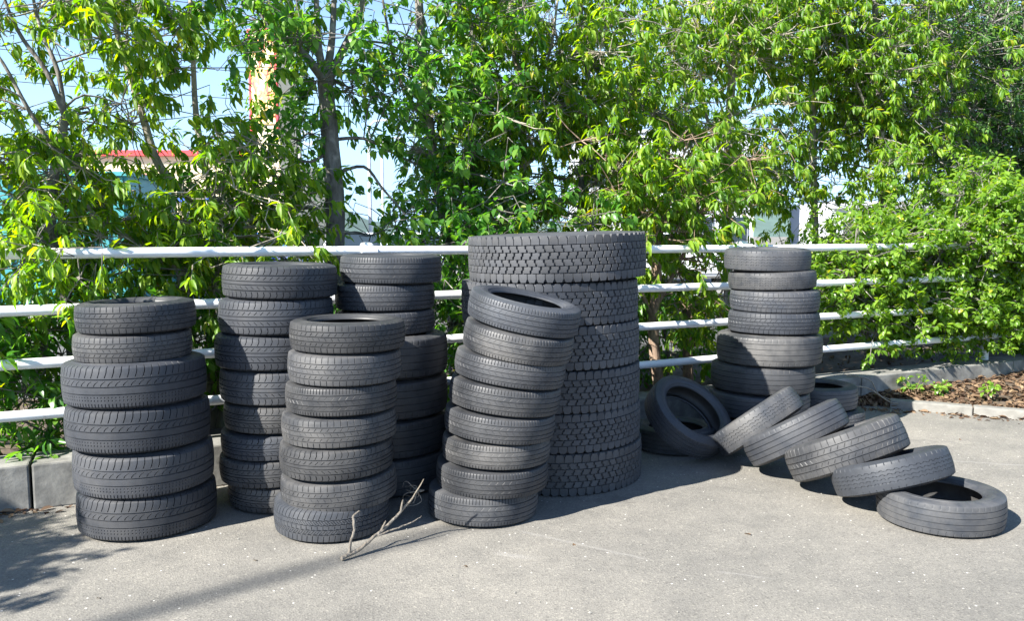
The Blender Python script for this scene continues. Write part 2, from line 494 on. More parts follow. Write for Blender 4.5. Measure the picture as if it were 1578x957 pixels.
# planting strip behind the kerb, lumpy soil
def soil_strip():
    ss = np.linspace(-8, 14, 111); qs = np.linspace(0.10, 3.0, 19)
    v = []
    for s_ in ss:
        for q in qs:
            edge = min(1.0, (3.0-q)/0.6)
            z = (0.13 + 0.03*math.sin(s_*3.1+q*4)*math.cos(q*5-s_) + rng.normal(0, 0.012))*max(edge, 0) - (0.03 if q > 2.95 else 0)
            v.append(fp(s_, q, z))
    n = len(qs)
    f = [[i*n+j, (i+1)*n+j, (i+1)*n+j+1, i*n+j+1] for i in range(len(ss)-1) for j in range(n-1)]
    o = mobj('planting_bed', mesh_np('planting_bed', v, [np.array(f)], M_SOIL))
    tag(o, kind='structure')
soil_strip()

# concrete kerb wall of long blocks
kw = empty('kerb_wall', fp(3, -0.05))
tag(kw, 'low weathered concrete kerb wall running under the white rails', 'kerb wall')
kw_inv = Matrix.Translation(kw.location).inverted()
s0 = -5.9
while s0 < 13.5:
    b = MB(); c = fp(s0 + 1.0, -0.055, 0.118)
    b.box(c, (1.988, 0.27, 0.244 + rng.uniform(-0.004, 0.004)), FANG)
    me = b.mesh('kerb_block', M_KERB, bevel=0.010, xf=kw_inv)
    mobj('kerb_block', me, kw)
    s0 += 2.0

# four-rail pipe fence
fn = empty('pipe_fence', fp(1.946, 0.0, 0.24))
tag(fn, 'white painted pipe fence with four horizontal rails behind the tyre stacks', 'fence')
fi = Matrix.Translation(fn.location).inverted()
for z in (1.322, 1.031, 0.748, 0.470):
    b = MB()
    pts = [fp(s_, -0.045 + 0.003*math.sin(s_*1.7+z*9), z + 0.004*math.sin(s_*0.9+z*5)) for s_ in np.linspace(-4.2, 11.0, 40)]
    b.tube(pts, 0.0285, 16)
    mobj('rail', b.mesh('rail', M_RAIL, smooth=40, xf=fi), fn)
for s_ in (-1.054, 1.946, 4.946, 7.946, 10.9):
    b = MB(); b.tube([fp(s_, 0.0, 0.2), fp(s_, 0.0, 1.345)], 0.038, 16)
    po = mobj('post', b.mesh('post', M_RAIL, smooth=40, xf=fi), fn)
    b = MB(); b.tube([fp(s_, 0, 1.345), fp(s_, 0, 1.362), fp(s_, 0, 1.372), fp(s_, 0, 1.378)], [0.044, 0.044, 0.034, 0.012], 16)
    mobj('post_cap', b.mesh('post_cap', M_RAIL, smooth=40, xf=fi), po)
    for z in (1.322, 1.031, 0.748, 0.470):
        b = MB(); b.tube([fp(s_ - 0.05, -0.045, z), fp(s_ + 0.05, -0.045, z)], 0.0335, 16)
        mobj('rail_sleeve', b.mesh('rail_sleeve', M_RAIL, smooth=40, xf=fi), po)

# low kerbstone edging on the right and the bank of soil behind it
ek = empty('edging_kerb', (3.6, 6.45, 0))
tag(ek, 'low pale edging kerb holding back brown leaf litter on the right', 'kerb')
eA, eB = Vector((3.12, 6.60, 0)), Vector((7.4, 4.55, 0))
ed = (eB - eA).normalized(); ea = math.atan2(ed.y, ed.x)
for i in range(8):
    b = MB(); c = eA + ed*(0.3 + i*0.6)
    b.box((c.x - 3.6, c.y - 6.45, 0.03), (0.592, 0.10, 0.085), ea)
    mobj('kerbstone', b.mesh('kerbstone', M_KERB2, bevel=0.010), ek)


def bank():
    v = []; nu, nv = 46, 16
    for i in range(nu):
        u = i/(nu-1)
        a = eA + ed*(u*4.7 - 1.0) + Vector((0.02, 0.05, 0))
        bq = P0 + FD*(4.9 + u*6.5) + FN*(-0.19)
        for j in range(nv):
            w = j/(nv-1)
            x = a.x*(1-w) + bq[0]*w; y = a.y*(1-w) + bq[1]*w
            z = 0.012 + (0.045 + 0.16*max(0, u-0.12))*math.sin(w*math.pi/2)**1.2 + rng.normal(0, 0.004)
            if u < 0.2: z *= 0.3 + 3.5*u
            v.append((x, y, max(z, 0.008)))
    f = [[i*nv+j, (i+1)*nv+j, (i+1)*nv+j+1, i*nv+j+1] for i in range(nu-1) for j in range(nv-1)]
    tag(mobj('litter_bank', mesh_np('litter_bank', v, [np.array(f)], M_SOIL)), kind='structure')
    return np.array(v).reshape(nu, nv, 3)
BANK = bank()

# ------------------------------------------------------------------ tyres
FR = [0.0, 0.07, 0.14, 0.32, 0.5, 0.57, 0.64, 0.82]


def prof(Rr, W, x):
    """radius of the outer surface at |z| = x*W/2"""
    d = 0.006*(x/0.8)**2
    if x > 0.80:
        d += 0.034*((x-0.80)/0.18)**2.2
    return Rr - d


def tread_mesh(name, Rr, W, pat, mat):
    Np = pat['n']; tw = 0.86*W/2
    ncol = Np*8
    fr = np.array([k + f for k in range(Np) for f in FR]) / Np
    mm = 0.001
    rows = set(np.round(np.linspace(-1.13, 1.13, 27), 4))
    gro = []
    for (t, w, d, zg) in pat['grooves']:
        hw = w*mm/2/tw
        rows = {r for r in rows if abs(r-t) > hw*2.2}
        rows |= {t-hw*1.9, t-hw, t-hw*0.55, t+hw*0.55, t+hw, t+hw*1.9}
        gro.append((t, hw*0.7, d*mm, zg))
    for (a, b, cs, d) in pat['sipes']:
        for e in (a-0.012, a, b, b+0.012):
            if all(abs(e-g[0]) > g[1]*1.3 for g in gro): rows.add(round(e, 4))
    rows = sorted(r for r in rows if -1.131 <= r <= 1.131)
    T = np.array(rows)
    sk_t = [q[0] for q in pat['skew']]; sk_v = [q[1] for q in pat['skew']]
    th = (fr[None, :] + np.interp(T, sk_t, sk_v)[:, None]/Np)*2*np.pi
    dep = np.zeros((len(T), ncol))
    for (a, b, cs, d) in pat['sipes']:
        rsel = [i for i, t in enumerate(T) if a-1e-6 <= t <= b+1e-6]
        for i in rsel:
            for c_ in cs: dep[i, c_::8] = d*mm
    Z = np.repeat((T*tw)[:, None], ncol, 1)
    tri = np.tile(np.array([0, 0.25, 0.5, 1.0, 1.0, 0.75, 0.5, 0.0])*2-1, Np)
    for (t, hw, d, zg) in gro:
        for i, tt in enumerate(T):
            if abs(tt-t) < hw: dep[i, :] = d
            if zg and abs(tt-t) < hw*2.6: Z[i] += tri*zg*tw
    rad = np.array([prof(Rr, W, min(abs(t)*tw/(W/2), 0.985)) for t in T])[:, None] - dep
    V = np.stack([rad*np.cos(th), rad*np.sin(th), Z], -1).reshape(-1, 3)
    i = np.arange(len(T)-1)[:, None]; j = np.arange(ncol)[None, :]; j2 = (j+1) % ncol
    F = np.stack([i*ncol+j, i*ncol+j2, (i+1)*ncol+j2, (i+1)*ncol+j], -1).reshape(-1, 4)
    return mesh_np(name, V, [F], mat, True, 32)


def revolve(name, pts, n, mat, sharp=40, rip=None):
    P = np.array(pts); th = np.arange(n)/n*2*np.pi
    rr = np.repeat(P[:, 0][:, None], n, 1)
    V = np.stack([rr*np.cos(th), rr*np.sin(th), np.repeat(P[:, 1][:, None], n, 1)], -1).reshape(-1, 3)
    i = np.arange(len(P)-1)[:, None]; j = np.arange(n)[None, :]; j2 = (j+1) % n
    F = np.stack([i*n+j, i*n+j2, (i+1)*n+j2, (i+1)*n+j], -1).reshape(-1, 4)
    return mesh_np(name, V, [F], mat, True, sharp)


def side_mesh(name, Rr, W, rim, mat):
    h = W/2; a = prof(Rr, W, 0.965) - 0.0006
    H = a - rim
    pts = [(a+0.004, 0.955*h), (a, 0.967*h), (a-0.10*H, 0.988*h), (a-0.115*H, 0.978*h), (a-0.13*H, 0.978*h), (a-0.145*H, 0.996*h),
           (a-0.24*H, 1.0*h), (a-0.36*H, 0.999*h), (a-0.37*H, 1.006*h), (a-0.39*H, 1.006*h), (a-0.40*H, 0.997*h),
           (a-0.55*H, 0.975*h), (a-0.68*H, 0.925*h), (a-0.69*H, 0.935*h), (a-0.73*H, 0.918*h), (a-0.74*H, 0.90*h),
           (a-0.84*H, 0.835*h), (a-0.90*H, 0.80*h), (a-0.93*H, 0.82*h), (a-0.97*H, 0.80*h), (rim, 0.755*h), (rim-0.002, 0.68*h), (rim+0.003, 0.63*h)]
    me = revolve(name, pts, 288, mat, 30)
    for r_ in (6, 7):
        for k in range(288):
            if (k % 96) < 40 and (k//2) % 2: me.vertices[r_*288 + k].co.z += 0.0011
    return me


def liner_mesh(name, Rr, W, rim):
    h = W/2
    half = [(rim+0.003, 0.635*h), (rim+0.02, 0.70*h), (rim+0.04, 0.80*h), ((rim+Rr)/2+0.01, 0.885*h), (Rr-0.05, 0.84*h), (Rr-0.032, 0.70*h), (Rr-0.024, 0.45*h), (Rr-0.021, 0.2*h)]
    pts = half + [(Rr-0.020, 0.0)] + [(r, -z) for r, z in half[::-1]]
    return revolve(name, pts, 96, M_LINER, 40)


PAT = {
 'slotted': dict(n=62, grooves=[(0.42, 7, 6, 0), (0.04, 6, 6, 0), (-0.34, 6, 6, 0)],
                 sipes=[(0.52, 1.06, (1,), 9), (0.10, 0.34, (1,), 8), (-0.50, -0.44, (1, 5), 4), (-0.66, -0.60, (1, 5), 4), (-1.08, -0.80, (1, 5), 5)],
                 skew=[(-1.2, 0), (0.04, 0), (0.22, 0.15), (0.40, 0.95), (0.52, 0.6), (0.8, 0.85), (1.2, 0.9)]),
 'slash': dict(n=58, grooves=[(0.50, 6, 6, 0), (0.10, 5, 5, 0), (-0.14, 5, 5, 0), (-0.52, 6, 6, 0)],
               sipes=[(0.58, 1.06, (1,), 6.5), (0.22, 0.40, (1,), 7), (-0.42, -0.24, (1,), 7), (-1.06, -0.60, (1,), 6.5)],
               skew=[(-1.1, -0.35), (-0.82, 0.12), (-0.60, 0), (-0.42, 0.45), (-0.24, 0), (0.22, 0), (0.40, 0.45), (0.58, 0), (0.82, 0.25), (1.1, 0.1)]),
 'ribbed': dict(n=56, grooves=[(0.52, 5, 5, 0), (0.16, 5, 5, 0), (-0.20, 5, 5, 0), (-0.56, 5, 5, 0)],
                sipes=[(0.60, 1.04, (1,), 3.0), (0.24, 0.44, (1,), 3.2), (-0.12, 0.08, (5,), 2.2), (-0.48, -0.30, (1,), 3.2), (-1.04, -0.64, (1,), 3.6)],
                skew=[(-1.1, 0), (-0.55, 0), (-0.2, 0.55), (0.16, 0.1), (0.5, 0.6), (0.6, 0.3), (1.1, 0.3)]),
 'block': dict(n=66, grooves=[(0.48, 6, 6, 0.02), (0.16, 6, 6, 0.02), (-0.16, 6, 6, 0.02), (-0.48, 6, 6, 0.02)],
               sipes=[(0.54, 1.10, (1,), 5.5), (0.22, 0.42, (1, 5), 5), (-0.10, 0.10, (1,), 4), (-0.42, -0.22, (1, 5), 5), (-1.10, -0.54, (1,), 5.5)],
               skew=[(-1.1, 0), (-0.48, 0.25), (-0.16, 1.1), (0.16, 1.1), (0.48, 0.25), (1.1, 0.9)]),
 'fine': dict(n=54, grooves=[(0.50, 5, 5, 0), (0.12, 4, 5, 0), (-0.28, 5, 5, 0), (-0.62, 4, 4, 0)],
              sipes=[(0.62, 0.98, (1, 5), 3.2), (0.20, 0.42, (1,), 1.4), (-0.20, 0.04, (1,), 1.4), (-0.54, -0.36, (1,), 1.4), (-1.06, -0.72, (1, 5), 3.2)],
              skew=[(-1.1, 0), (-0.6, 0.05), (-0.28, 0.9), (0.12, 0.2), (0.5, 0.9), (0.62, 0.1), (1.1, 0.12)]),
 'zigzag': dict(n=52, grooves=[(0.40, 3.5, 3, 0.055), (0.12, 3.5, 3, 0.055), (-0.16, 3.5, 3, 0.055), (-0.44, 3.5, 3, 0.055)],
                sipes=[(0.78, 1.05, (1,), 3.0), (-1.05, -0.82, (1,), 3.0)],
                skew=[(-1.1, 0), (1.1, 0)]),
 'smooth': dict(n=54, grooves=[(0.60, 4.5, 4, 0), (0.22, 4.5, 4, 0), (-0.18, 4.5, 4, 0), (-0.58, 4.5, 4, 0)],
                sipes=[(0.74, 1.0, (1,), 1.0), (-1.04, -0.72, (1,), 2.2)],
                skew=[(-1.1, 0), (1.1, 0.2)]),
}
TY_CACHE = {}


def tyre_parts(pat, Rr, W, rim, mi):
    key = (pat, round(Rr, 3), round(W, 3), rim, mi)
    if key not in TY_CACHE:
        m = M_RUB[mi]
        TY_CACHE[key] = (tread_mesh('tread', Rr, W, PAT[pat], m), side_mesh('sidewall', Rr, W, rim, m), liner_mesh('inner_liner', Rr, W, rim))
    return TY_CACHE[key]


TYRE_N = [0]


def tyre(label, group, base, pat, Rr, W, rim, mi=0, spin=0.0, nrm=None, roll=(0, 0), flip=False, tone=1.0, sxy=1.0, sz=1.0):
    """base: centre of the underside when nrm is None, else the tyre's centre"""
    root = empty('tyre')
    tag(root, label, 'tyre', group)
    if nrm is None:
        q = Matrix.Rotation(R(roll[1]), 4, 'Y') @ Matrix.Rotation(R(roll[0]), 4, 'X')
        loc = Vector(base)
    else:
        nv = Vector(nrm).normalized()
        q = nv.to_track_quat('Z', 'Y').to_matrix().to_4x4()
        loc = Vector(base) - nv*(W*sz/2)
    root.matrix_world = Matrix.Translation(loc) @ q @ Matrix.Rotation(R(spin), 4, 'Z') @ Matrix.Diagonal((sxy*1.012, sxy*0.988, sz, 1))
    tr, sd, ln = tyre_parts(pat, Rr, W, rim, mi)
    TYRE_N[0] += 1
    seed = TYRE_N[0]*3.17; dirt = float(rng.uniform(0.1, 1.9))
    for nm, me, rx in (('tread', tr, math.pi if flip else 0), ('sidewall', sd, 0), ('sidewall', sd, math.pi), ('inner_liner', ln, 0)):
        o = mobj(nm, me, root)
        o.location = (0, 0, W/2); o.rotation_euler = (rx, 0, 0)
        o['seed'] = seed; o['tone'] = tone; o['dirt'] = dirt
    return root


ORD = ['bottom', 'second', 'third', 'fourth', 'fifth', 'sixth', 'seventh', 'eighth']


def stack(rows, where, group, what, first=0):
    """rows bottom to top: (x, y, z0, z1, R, pattern, Rbase, rim, material, flip, roll)"""
    n = len(rows)
    for i, (x, y, z0, z1, Rr, pat, Rb, rim, mi, flip, roll, txt) in enumerate(rows):
        W0 = 0.20 if Rb > 0.305 else 0.16
        pos = 'top tyre' if i == n-1 else ('bottom tyre' if i == 0 else ORD[i] + ' tyre from the bottom')
        tyre('%s %s of %s' % (txt, pos, where), group, (x, y, z0), pat, Rb, W0, rim, mi, spin=rng.uniform(0, 360),
             flip=flip, roll=(roll[0] + rng.normal(0, 0.45), roll[1] + rng.normal(0, 0.45)), tone=float(rng.uniform(0.6, 1.12)), sxy=Rr/Rb, sz=(z1-z0)*1.015/W0)


SM, LG, MD = (0.275, 0.178), (0.322, 0.216), (0.30, 0.190)
def row(x, y, z0, z1, Rr, pat, size, mi=0, flip=False, roll=(0, 0), txt='worn black'):
    return (x, y, z0, z1, Rr, pat, size[0], size[1], mi, flip, roll, txt)


stack([row(-1.807, 3.925, 0.000, 0.206, 0.316, 'slotted', LG, 0, roll=(0, -0.4), txt='slotted wide'),
       row(-1.813, 3.922, 0.206, 0.412, 0.318, 'slotted', LG, 0, roll=(0.4, 0.3), txt='slotted wide'),
       row(-1.830, 3.915, 0.412, 0.622, 0.323, 'slotted', LG, 0, roll=(0, -0.6), txt='slotted wide'),
       row(-1.835, 3.913, 0.622, 0.830, 0.319, 'slotted', LG, 0, roll=(-0.4, -0.8), txt='slotted wide'),
       row(-1.838, 3.911, 0.829, 0.963, 0.269, 'ribbed', SM, 1, roll=(0, -1.0), txt='narrow worn'),
       row(-1.821, 3.919, 0.963, 1.105, 0.271, 'ribbed', SM, 0, roll=(0.5, -1.2), txt='narrow worn')],
      'the leftmost stack', 'tyres of the leftmost stack', 'A')
stack([row(-1.235, 4.290, 0.000, 0.138, 0.292, 'slash', MD, 1),
       row(-1.262, 4.285, 0.138, 0.282, 0.299, 'slash', MD, 1),
       row(-1.255, 4.288, 0.282, 0.412, 0.298, 'slash', MD, 0),
       row(-1.242, 4.290, 0.412, 0.556, 0.293, 'slash', MD, 1),
       row(-1.250, 4.289, 0.556, 0.732, 0.298, 'slash', MD, 0),
       row(-1.267, 4.284, 0.732, 0.912, 0.299, 'slash', MD, 0),
       row(-1.250, 4.289, 0.912, 1.096, 0.296, 'slash', MD, 0),
       row(-1.228, 4.295, 1.096, 1.270, 0.297, 'slash', MD, 0, roll=(0.5, 0.6))],
      'the second stack from the left', 'tyres of the second stack from the left', 'B')
stack([row(-0.703, 4.560, 0.000, 0.213, 0.326, 'smooth', LG, 0),
       row(-0.697, 4.562, 0.213, 0.427, 0.324, 'smooth', LG, 0),
       row(-0.694, 4.562, 0.427, 0.644, 0.325, 'smooth', LG, 0),
       row(-0.685, 4.563, 0.644, 0.874, 0.322, 'smooth', LG, 0),
       row(-0.712, 4.560, 0.874, 1.006, 0.277, 'ribbed', SM, 0, roll=(0, -0.5)),
       row(-0.714, 4.560, 1.006, 1.156, 0.276, 'fine', SM, 0, roll=(0, -0.5)),
       row(-0.680, 4.565, 1.156, 1.313, 0.281, 'fine', SM, 2, roll=(0.6, 1.0))],
      'the shaded stack behind', 'tyres of the shaded stack behind', 'C')
stack([row(-0.884, 3.880, 0.000, 0.160, 0.279, 'block', SM, 2, roll=(-1.0, 0), txt='grey blocky-treaded'),
       row(-0.845, 3.890, 0.135, 0.285, 0.276, 'ribbed', SM, 1, roll=(0.5, -3.0)),
       row(-0.855, 3.888, 0.288, 0.440, 0.276, 'slash', SM, 1, roll=(0, -1.2)),
       row(-0.840, 3.890, 0.439, 0.583, 0.272, 'ribbed', SM, 1, roll=(0, -0.4)),
       row(-0.828, 3.892, 0.582, 0.726, 0.269, 'fine', SM, 1),
       row(-0.810, 3.895, 0.726, 0.876, 0.274, 'ribbed', SM, 1),
       row(-0.794, 3.898, 0.876, 1.020, 0.272, 'ribbed', SM, 1, roll=(0.6, 0.5), txt='dusty brown-grey')],
      'the stack by the dry branch', 'tyres of the front stack by the dry branch', 'D')
stack([row(-0.150, 4.070, 0.000, 0.153, 0.281, 'fine', SM, 2, roll=(-1.0, 0.5), txt='chalk-spotted'),
       row(-0.103, 4.072, 0.148, 0.288, 0.286, 'fine', SM, 1, roll=(0.5, 0.8)),
       row(-0.083, 4.072, 0.286, 0.416, 0.280, 'fine', SM, 1, roll=(0, 2.5)),
       row(-0.068, 4.072, 0.416, 0.551, 0.286, 'fine', SM, 1, roll=(0, 4.8)),
       row(-0.045, 4.072, 0.551, 0.692, 0.283, 'fine', SM, 1, roll=(0.5, 7.0)),
       row(-0.020, 4.072, 0.692, 0.826, 0.281, 'fine', SM, 1, roll=(0.5, 8.6)),
       row(0.020, 4.072, 0.826, 0.969, 0.283, 'fine', SM, 1, roll=(3.0, 10.0)),
       row(0.048, 4.072, 0.970, 1.114, 0.282, 'fine', SM, 2, roll=(5.5, 11.5), txt='tilted pale grey')],
      'the crooked leaning stack', 'tyres of the crooked leaning stack', 'E')
stack([row(1.764, 5.658, 0.000, 0.170, 0.344, 'smooth', LG, 0),
       row(1.748, 5.663, 0.170, 0.340, 0.346, 'smooth', LG, 0),
       row(1.765, 5.657, 0.340, 0.535, 0.349, 'smooth', LG, 1, flip=True),
       row(1.803, 5.645, 0.535, 0.746, 0.353, 'smooth', LG, 1),
       row(1.828, 5.640, 0.746, 0.900, 0.306, 'ribbed', MD, 0),
       row(1.830, 5.640, 0.900, 1.052, 0.300, 'ribbed', MD, 0),
       row(1.812, 5.643, 1.052, 1.178, 0.292, 'zigzag', MD, 0, roll=(0, -2.0)),
       row(1.775, 5.652, 1.180, 1.330, 0.288, 'zigzag', MD, 0, roll=(1.5, -0.6), txt='narrow zigzag-grooved')],
      'the right-hand stack', 'tyres of the right-hand stack', 'G')

# truck tyres: carcass with separate tread blocks
TRK_R, TRK_W, TRK_N = 0.522, 0.240, 66
PITCH = 2*math.pi*TRK_R/TRK_N


def block_mesh(name, poly, mat, h=0.0115):
    n = len(poly)
    P = np.array(poly); c = P.mean(0)
    top = c + (P-c)*0.93
    V = [(-0.004, x, z) for x, z in P] + [(h-0.0022, x, z) for x, z in c + (P-c)*0.985] + [(h, x, z) for x, z in top]
    me = bpy.data.meshes.new(name)
    F = []
    for k in range(2):
        for i in range(n):
            j = (i+1) % n
            F.append([k*n+i, k*n+j, (k+1)*n+j, (k+1)*n+i])
    F.append([2*n+i for i in range(n)])
    me.from_pydata(V, [], F); me.materials.append(mat)
    me.update()
    return me


hw, hm, hs = PITCH*0.486, 0.0165, 0.0225
MIDP = [(-hw, -hm), (hw*0.66, -hm), (hw*0.66, -0.002), (hw, 0.002), (hw, hm), (-hw*0.66, hm), (-hw*0.66, 0.002), (-hw, -0.002)]
MIDQ = [(-x, z) for x, z in MIDP][::-1]
SHO = [(-hw*0.98, -hs), (hw*0.98, -hs), (hw*0.98, hs*0.15), (hw*0.60, hs), (-hw*0.60, hs), (-hw*0.98, hs*0.15)]
SHI = [(x, -z) for x, z in SHO][::-1]
BLK = {}
for key, mt in (('a', M_TRUCK), ('c', M_TRUCKC)):
    BLK[key] = [block_mesh('tread_block', p_, mt) for p_ in (SHI, MIDP, MIDQ, MIDP, MIDQ, SHO)]
ROWZ = [-0.0945, -0.0525, -0.0172, 0.0172, 0.0525, 0.0945]
base_r = TRK_R - 0.0115
tm_pts = [(base_r-0.008, -0.116), (base_r-0.0015, -0.108), (base_r, -0.09), (base_r+0.001, 0), (base_r, 0.09), (base_r-0.0015, 0.108), (base_r-0.008, 0.116)]
TRK_TREAD = revolve('tread', tm_pts, 116, M_TRUCK, 60)
sh = TRK_W/2
tsd = [(base_r-0.004, 0.113), (base_r-0.02, 0.117), (base_r-0.04, 0.115), (base_r-0.045, 0.118), (base_r-0.06, 0.119), (base_r-0.10, 0.120), (base_r-0.105, 0.1215), (base_r-0.12, 0.1215), (base_r-0.125, 0.1195), (base_r-0.16, 0.113), (base_r-0.165, 0.1145), (base_r-0.178, 0.110), (base_r-0.18, 0.108), (0.310, 0.100), (0.300, 0.098), (0.288, 0.090), (0.284, 0.080), (0.288, 0.074)]
TRK_SIDE = revolve('sidewall', tsd, 128, M_TRUCK, 30)
half = [(0.288, 0.075), (0.31, 0.09), (0.36, 0.106), (0.43, 0.106), (0.475, 0.085), (0.484, 0.05)]
TRK_LIN = revolve('inner_liner', half + [(0.486, 0)] + [(r, -z) for r, z in half[::-1]], 96, M_LINER, 40)


def truck_tyre(label, x, y, z0, z1, roll, key, spin):
    root = empty('truck_tyre')
    tag(root, label, 'truck tyre', 'stacked truck tyres')
    root.matrix_world = (Matrix.Translation((x, y, z0)) @ Matrix.Rotation(R(roll[1]), 4, 'Y') @ Matrix.Rotation(R(roll[0]), 4, 'X')
                         @ Matrix.Diagonal((1, 1, (z1-z0)/TRK_W, 1)))
    TYRE_N[0] += 1
    seed, tone = TYRE_N[0]*3.17, float(rng.uniform(0.9, 1.12))
    def put(nm, me, par, rx=0):
        o = mobj(nm, me, par); o['seed'] = seed; o['tone'] = tone; o['dirt'] = 0.8
        o.rotation_euler = (rx, 0, 0)
        return o
    tr = put('tread', TRK_TREAD, root); tr.location = (0, 0, TRK_W/2)
    for rx in (0, math.pi):
        o = put('sidewall', TRK_SIDE, root, rx); o.location = (0, 0, TRK_W/2)
    o = put('inner_liner', TRK_LIN, root); o.location = (0, 0, TRK_W/2)
    rest = MB()
    for r_, z in enumerate(ROWZ):
        me = BLK[key][r_]
        rr = base_r if 0 < r_ < 5 else base_r - 0.003
        for k in range(TRK_N):
            a = 2*math.pi*(k + 0.5*(r_ % 2) + spin)/TRK_N
            if math.cos(a + math.pi/2) < -0.72:           # the far side, seen by nobody: one part
                mt_ = Matrix.Translation((rr*math.cos(a), rr*math.sin(a), z)) @ Matrix.Rotation(a, 4, 'Z')
                k0 = len(rest.v)
                rest.v += [tuple(mt_ @ v.co) for v in me.vertices]
                rest.f += [[k0 + q for q in p.vertices] for p in me.polygons]
                continue
            o = mobj('tread_block', me, tr)
            o.location = (rr*math.cos(a), rr*math.sin(a), z)
            o.rotation_euler = (rng.normal(0, 0.02), rng.normal(0, 0.006), a + rng.normal(0, 0.006))
            o['seed'] = seed; o['tone'] = tone*float(rng.uniform(0.8, 1.2)); o['dirt'] = float(rng.uniform(0.5, 1.2))
    o = rest.build('far_tread_blocks', me.materials[0], tr)
    o['kind'] = 'stuff'; o['seed'] = seed; o['tone'] = tone; o['dirt'] = 0.8


for i, (x, y, z0, z1, roll, key) in enumerate((
        (0.256, 4.815, 0.000, 0.236, (0, 0), 'c'), (0.246, 4.815, 0.236, 0.455, (0, -0.6), 'a'), (0.238, 4.816, 0.455, 0.690, (0, 0.3), 'a'),
        (0.234, 4.816, 0.690, 0.932, (0, -0.6), 'a'), (0.224, 4.816, 0.932, 1.165, (0, -0.8), 'a'), (0.268, 4.810, 1.176, 1.432, (1.0, -1.8), 'a'))):
    pos = ('bottom truck tyre with a pale cement smear', 'second truck tyre from the bottom', 'third truck tyre from the bottom',
           'fourth truck tyre from the bottom', 'fifth truck tyre, just under the top one,', 'topmost truck tyre')[i]
    truck_tyre('big blocky %s of the truck tyre stack' % pos, x, y, z0, z1, roll, key, rng.uniform(0, 1))

# loose tyres
tyre('flat tyre lying under the ring tyre beside truck stack', 'loose tyres in the middle', (1.10, 5.36, 0), 'smooth', 0.275, 0.16, 0.178, 0, tone=0.9)
tyre('propped ring tyre showing its open hole beside truck stack', 'loose tyres in the middle', (1.135, 5.13, 0.262), 'fine', 0.295, 0.16, 0.203, 0, nrm=(0.42, -0.50, 0.76), spin=40)
tyre('lower tyre of the low pair behind the right stack', 'low pair behind the right stack', (2.335, 5.97, 0), 'ribbed', 0.275, 0.16, 0.178, 1, tone=1.1, sxy=1.03, sz=0.9)
tyre('upper tyre of the low pair behind the right stack', 'low pair behind the right stack', (2.285, 5.99, 0.146), 'smooth', 0.275, 0.16, 0.178, 0, sxy=1.03, sz=1.08)
FG = 'toppled row of tyres'
tyre('leftmost and steepest tyre of the toppled row, against right stack', FG, (1.525, 4.95, 0.268), 'zigzag', 0.30, 0.16, 0.19, 2, nrm=(-0.53, 0.34, 0.775), spin=10, tone=0.72)
tyre('second tyre from the left in the toppled row', FG, (1.67, 4.70, 0.258), 'smooth', 0.30, 0.16, 0.19, 0, nrm=(-0.42, 0.33, 0.845), spin=70, tone=0.8, sz=1.1, sxy=1.03)
tyre('middle and widest tyre of the toppled row', FG, (1.85, 4.41, 0.243), 'ribbed', 0.322, 0.20, 0.216, 1, nrm=(-0.32, 0.32, 0.89), spin=120, tone=0.78)
tyre('fourth tyre of the toppled row resting on the flat end tyre', FG, (1.98, 4.14, 0.192), 'zigzag', 0.30, 0.16, 0.19, 2, nrm=(-0.22, 0.30, 0.93), spin=200, tone=0.74)
tyre('rightmost flat tyre with open hole ending the toppled row', FG, (2.14, 3.95, 0.0), 'smooth', 0.30, 0.16, 0.19, 2, spin=15, tone=0.76, sxy=0.97, sz=1.05, roll=(0, 0))
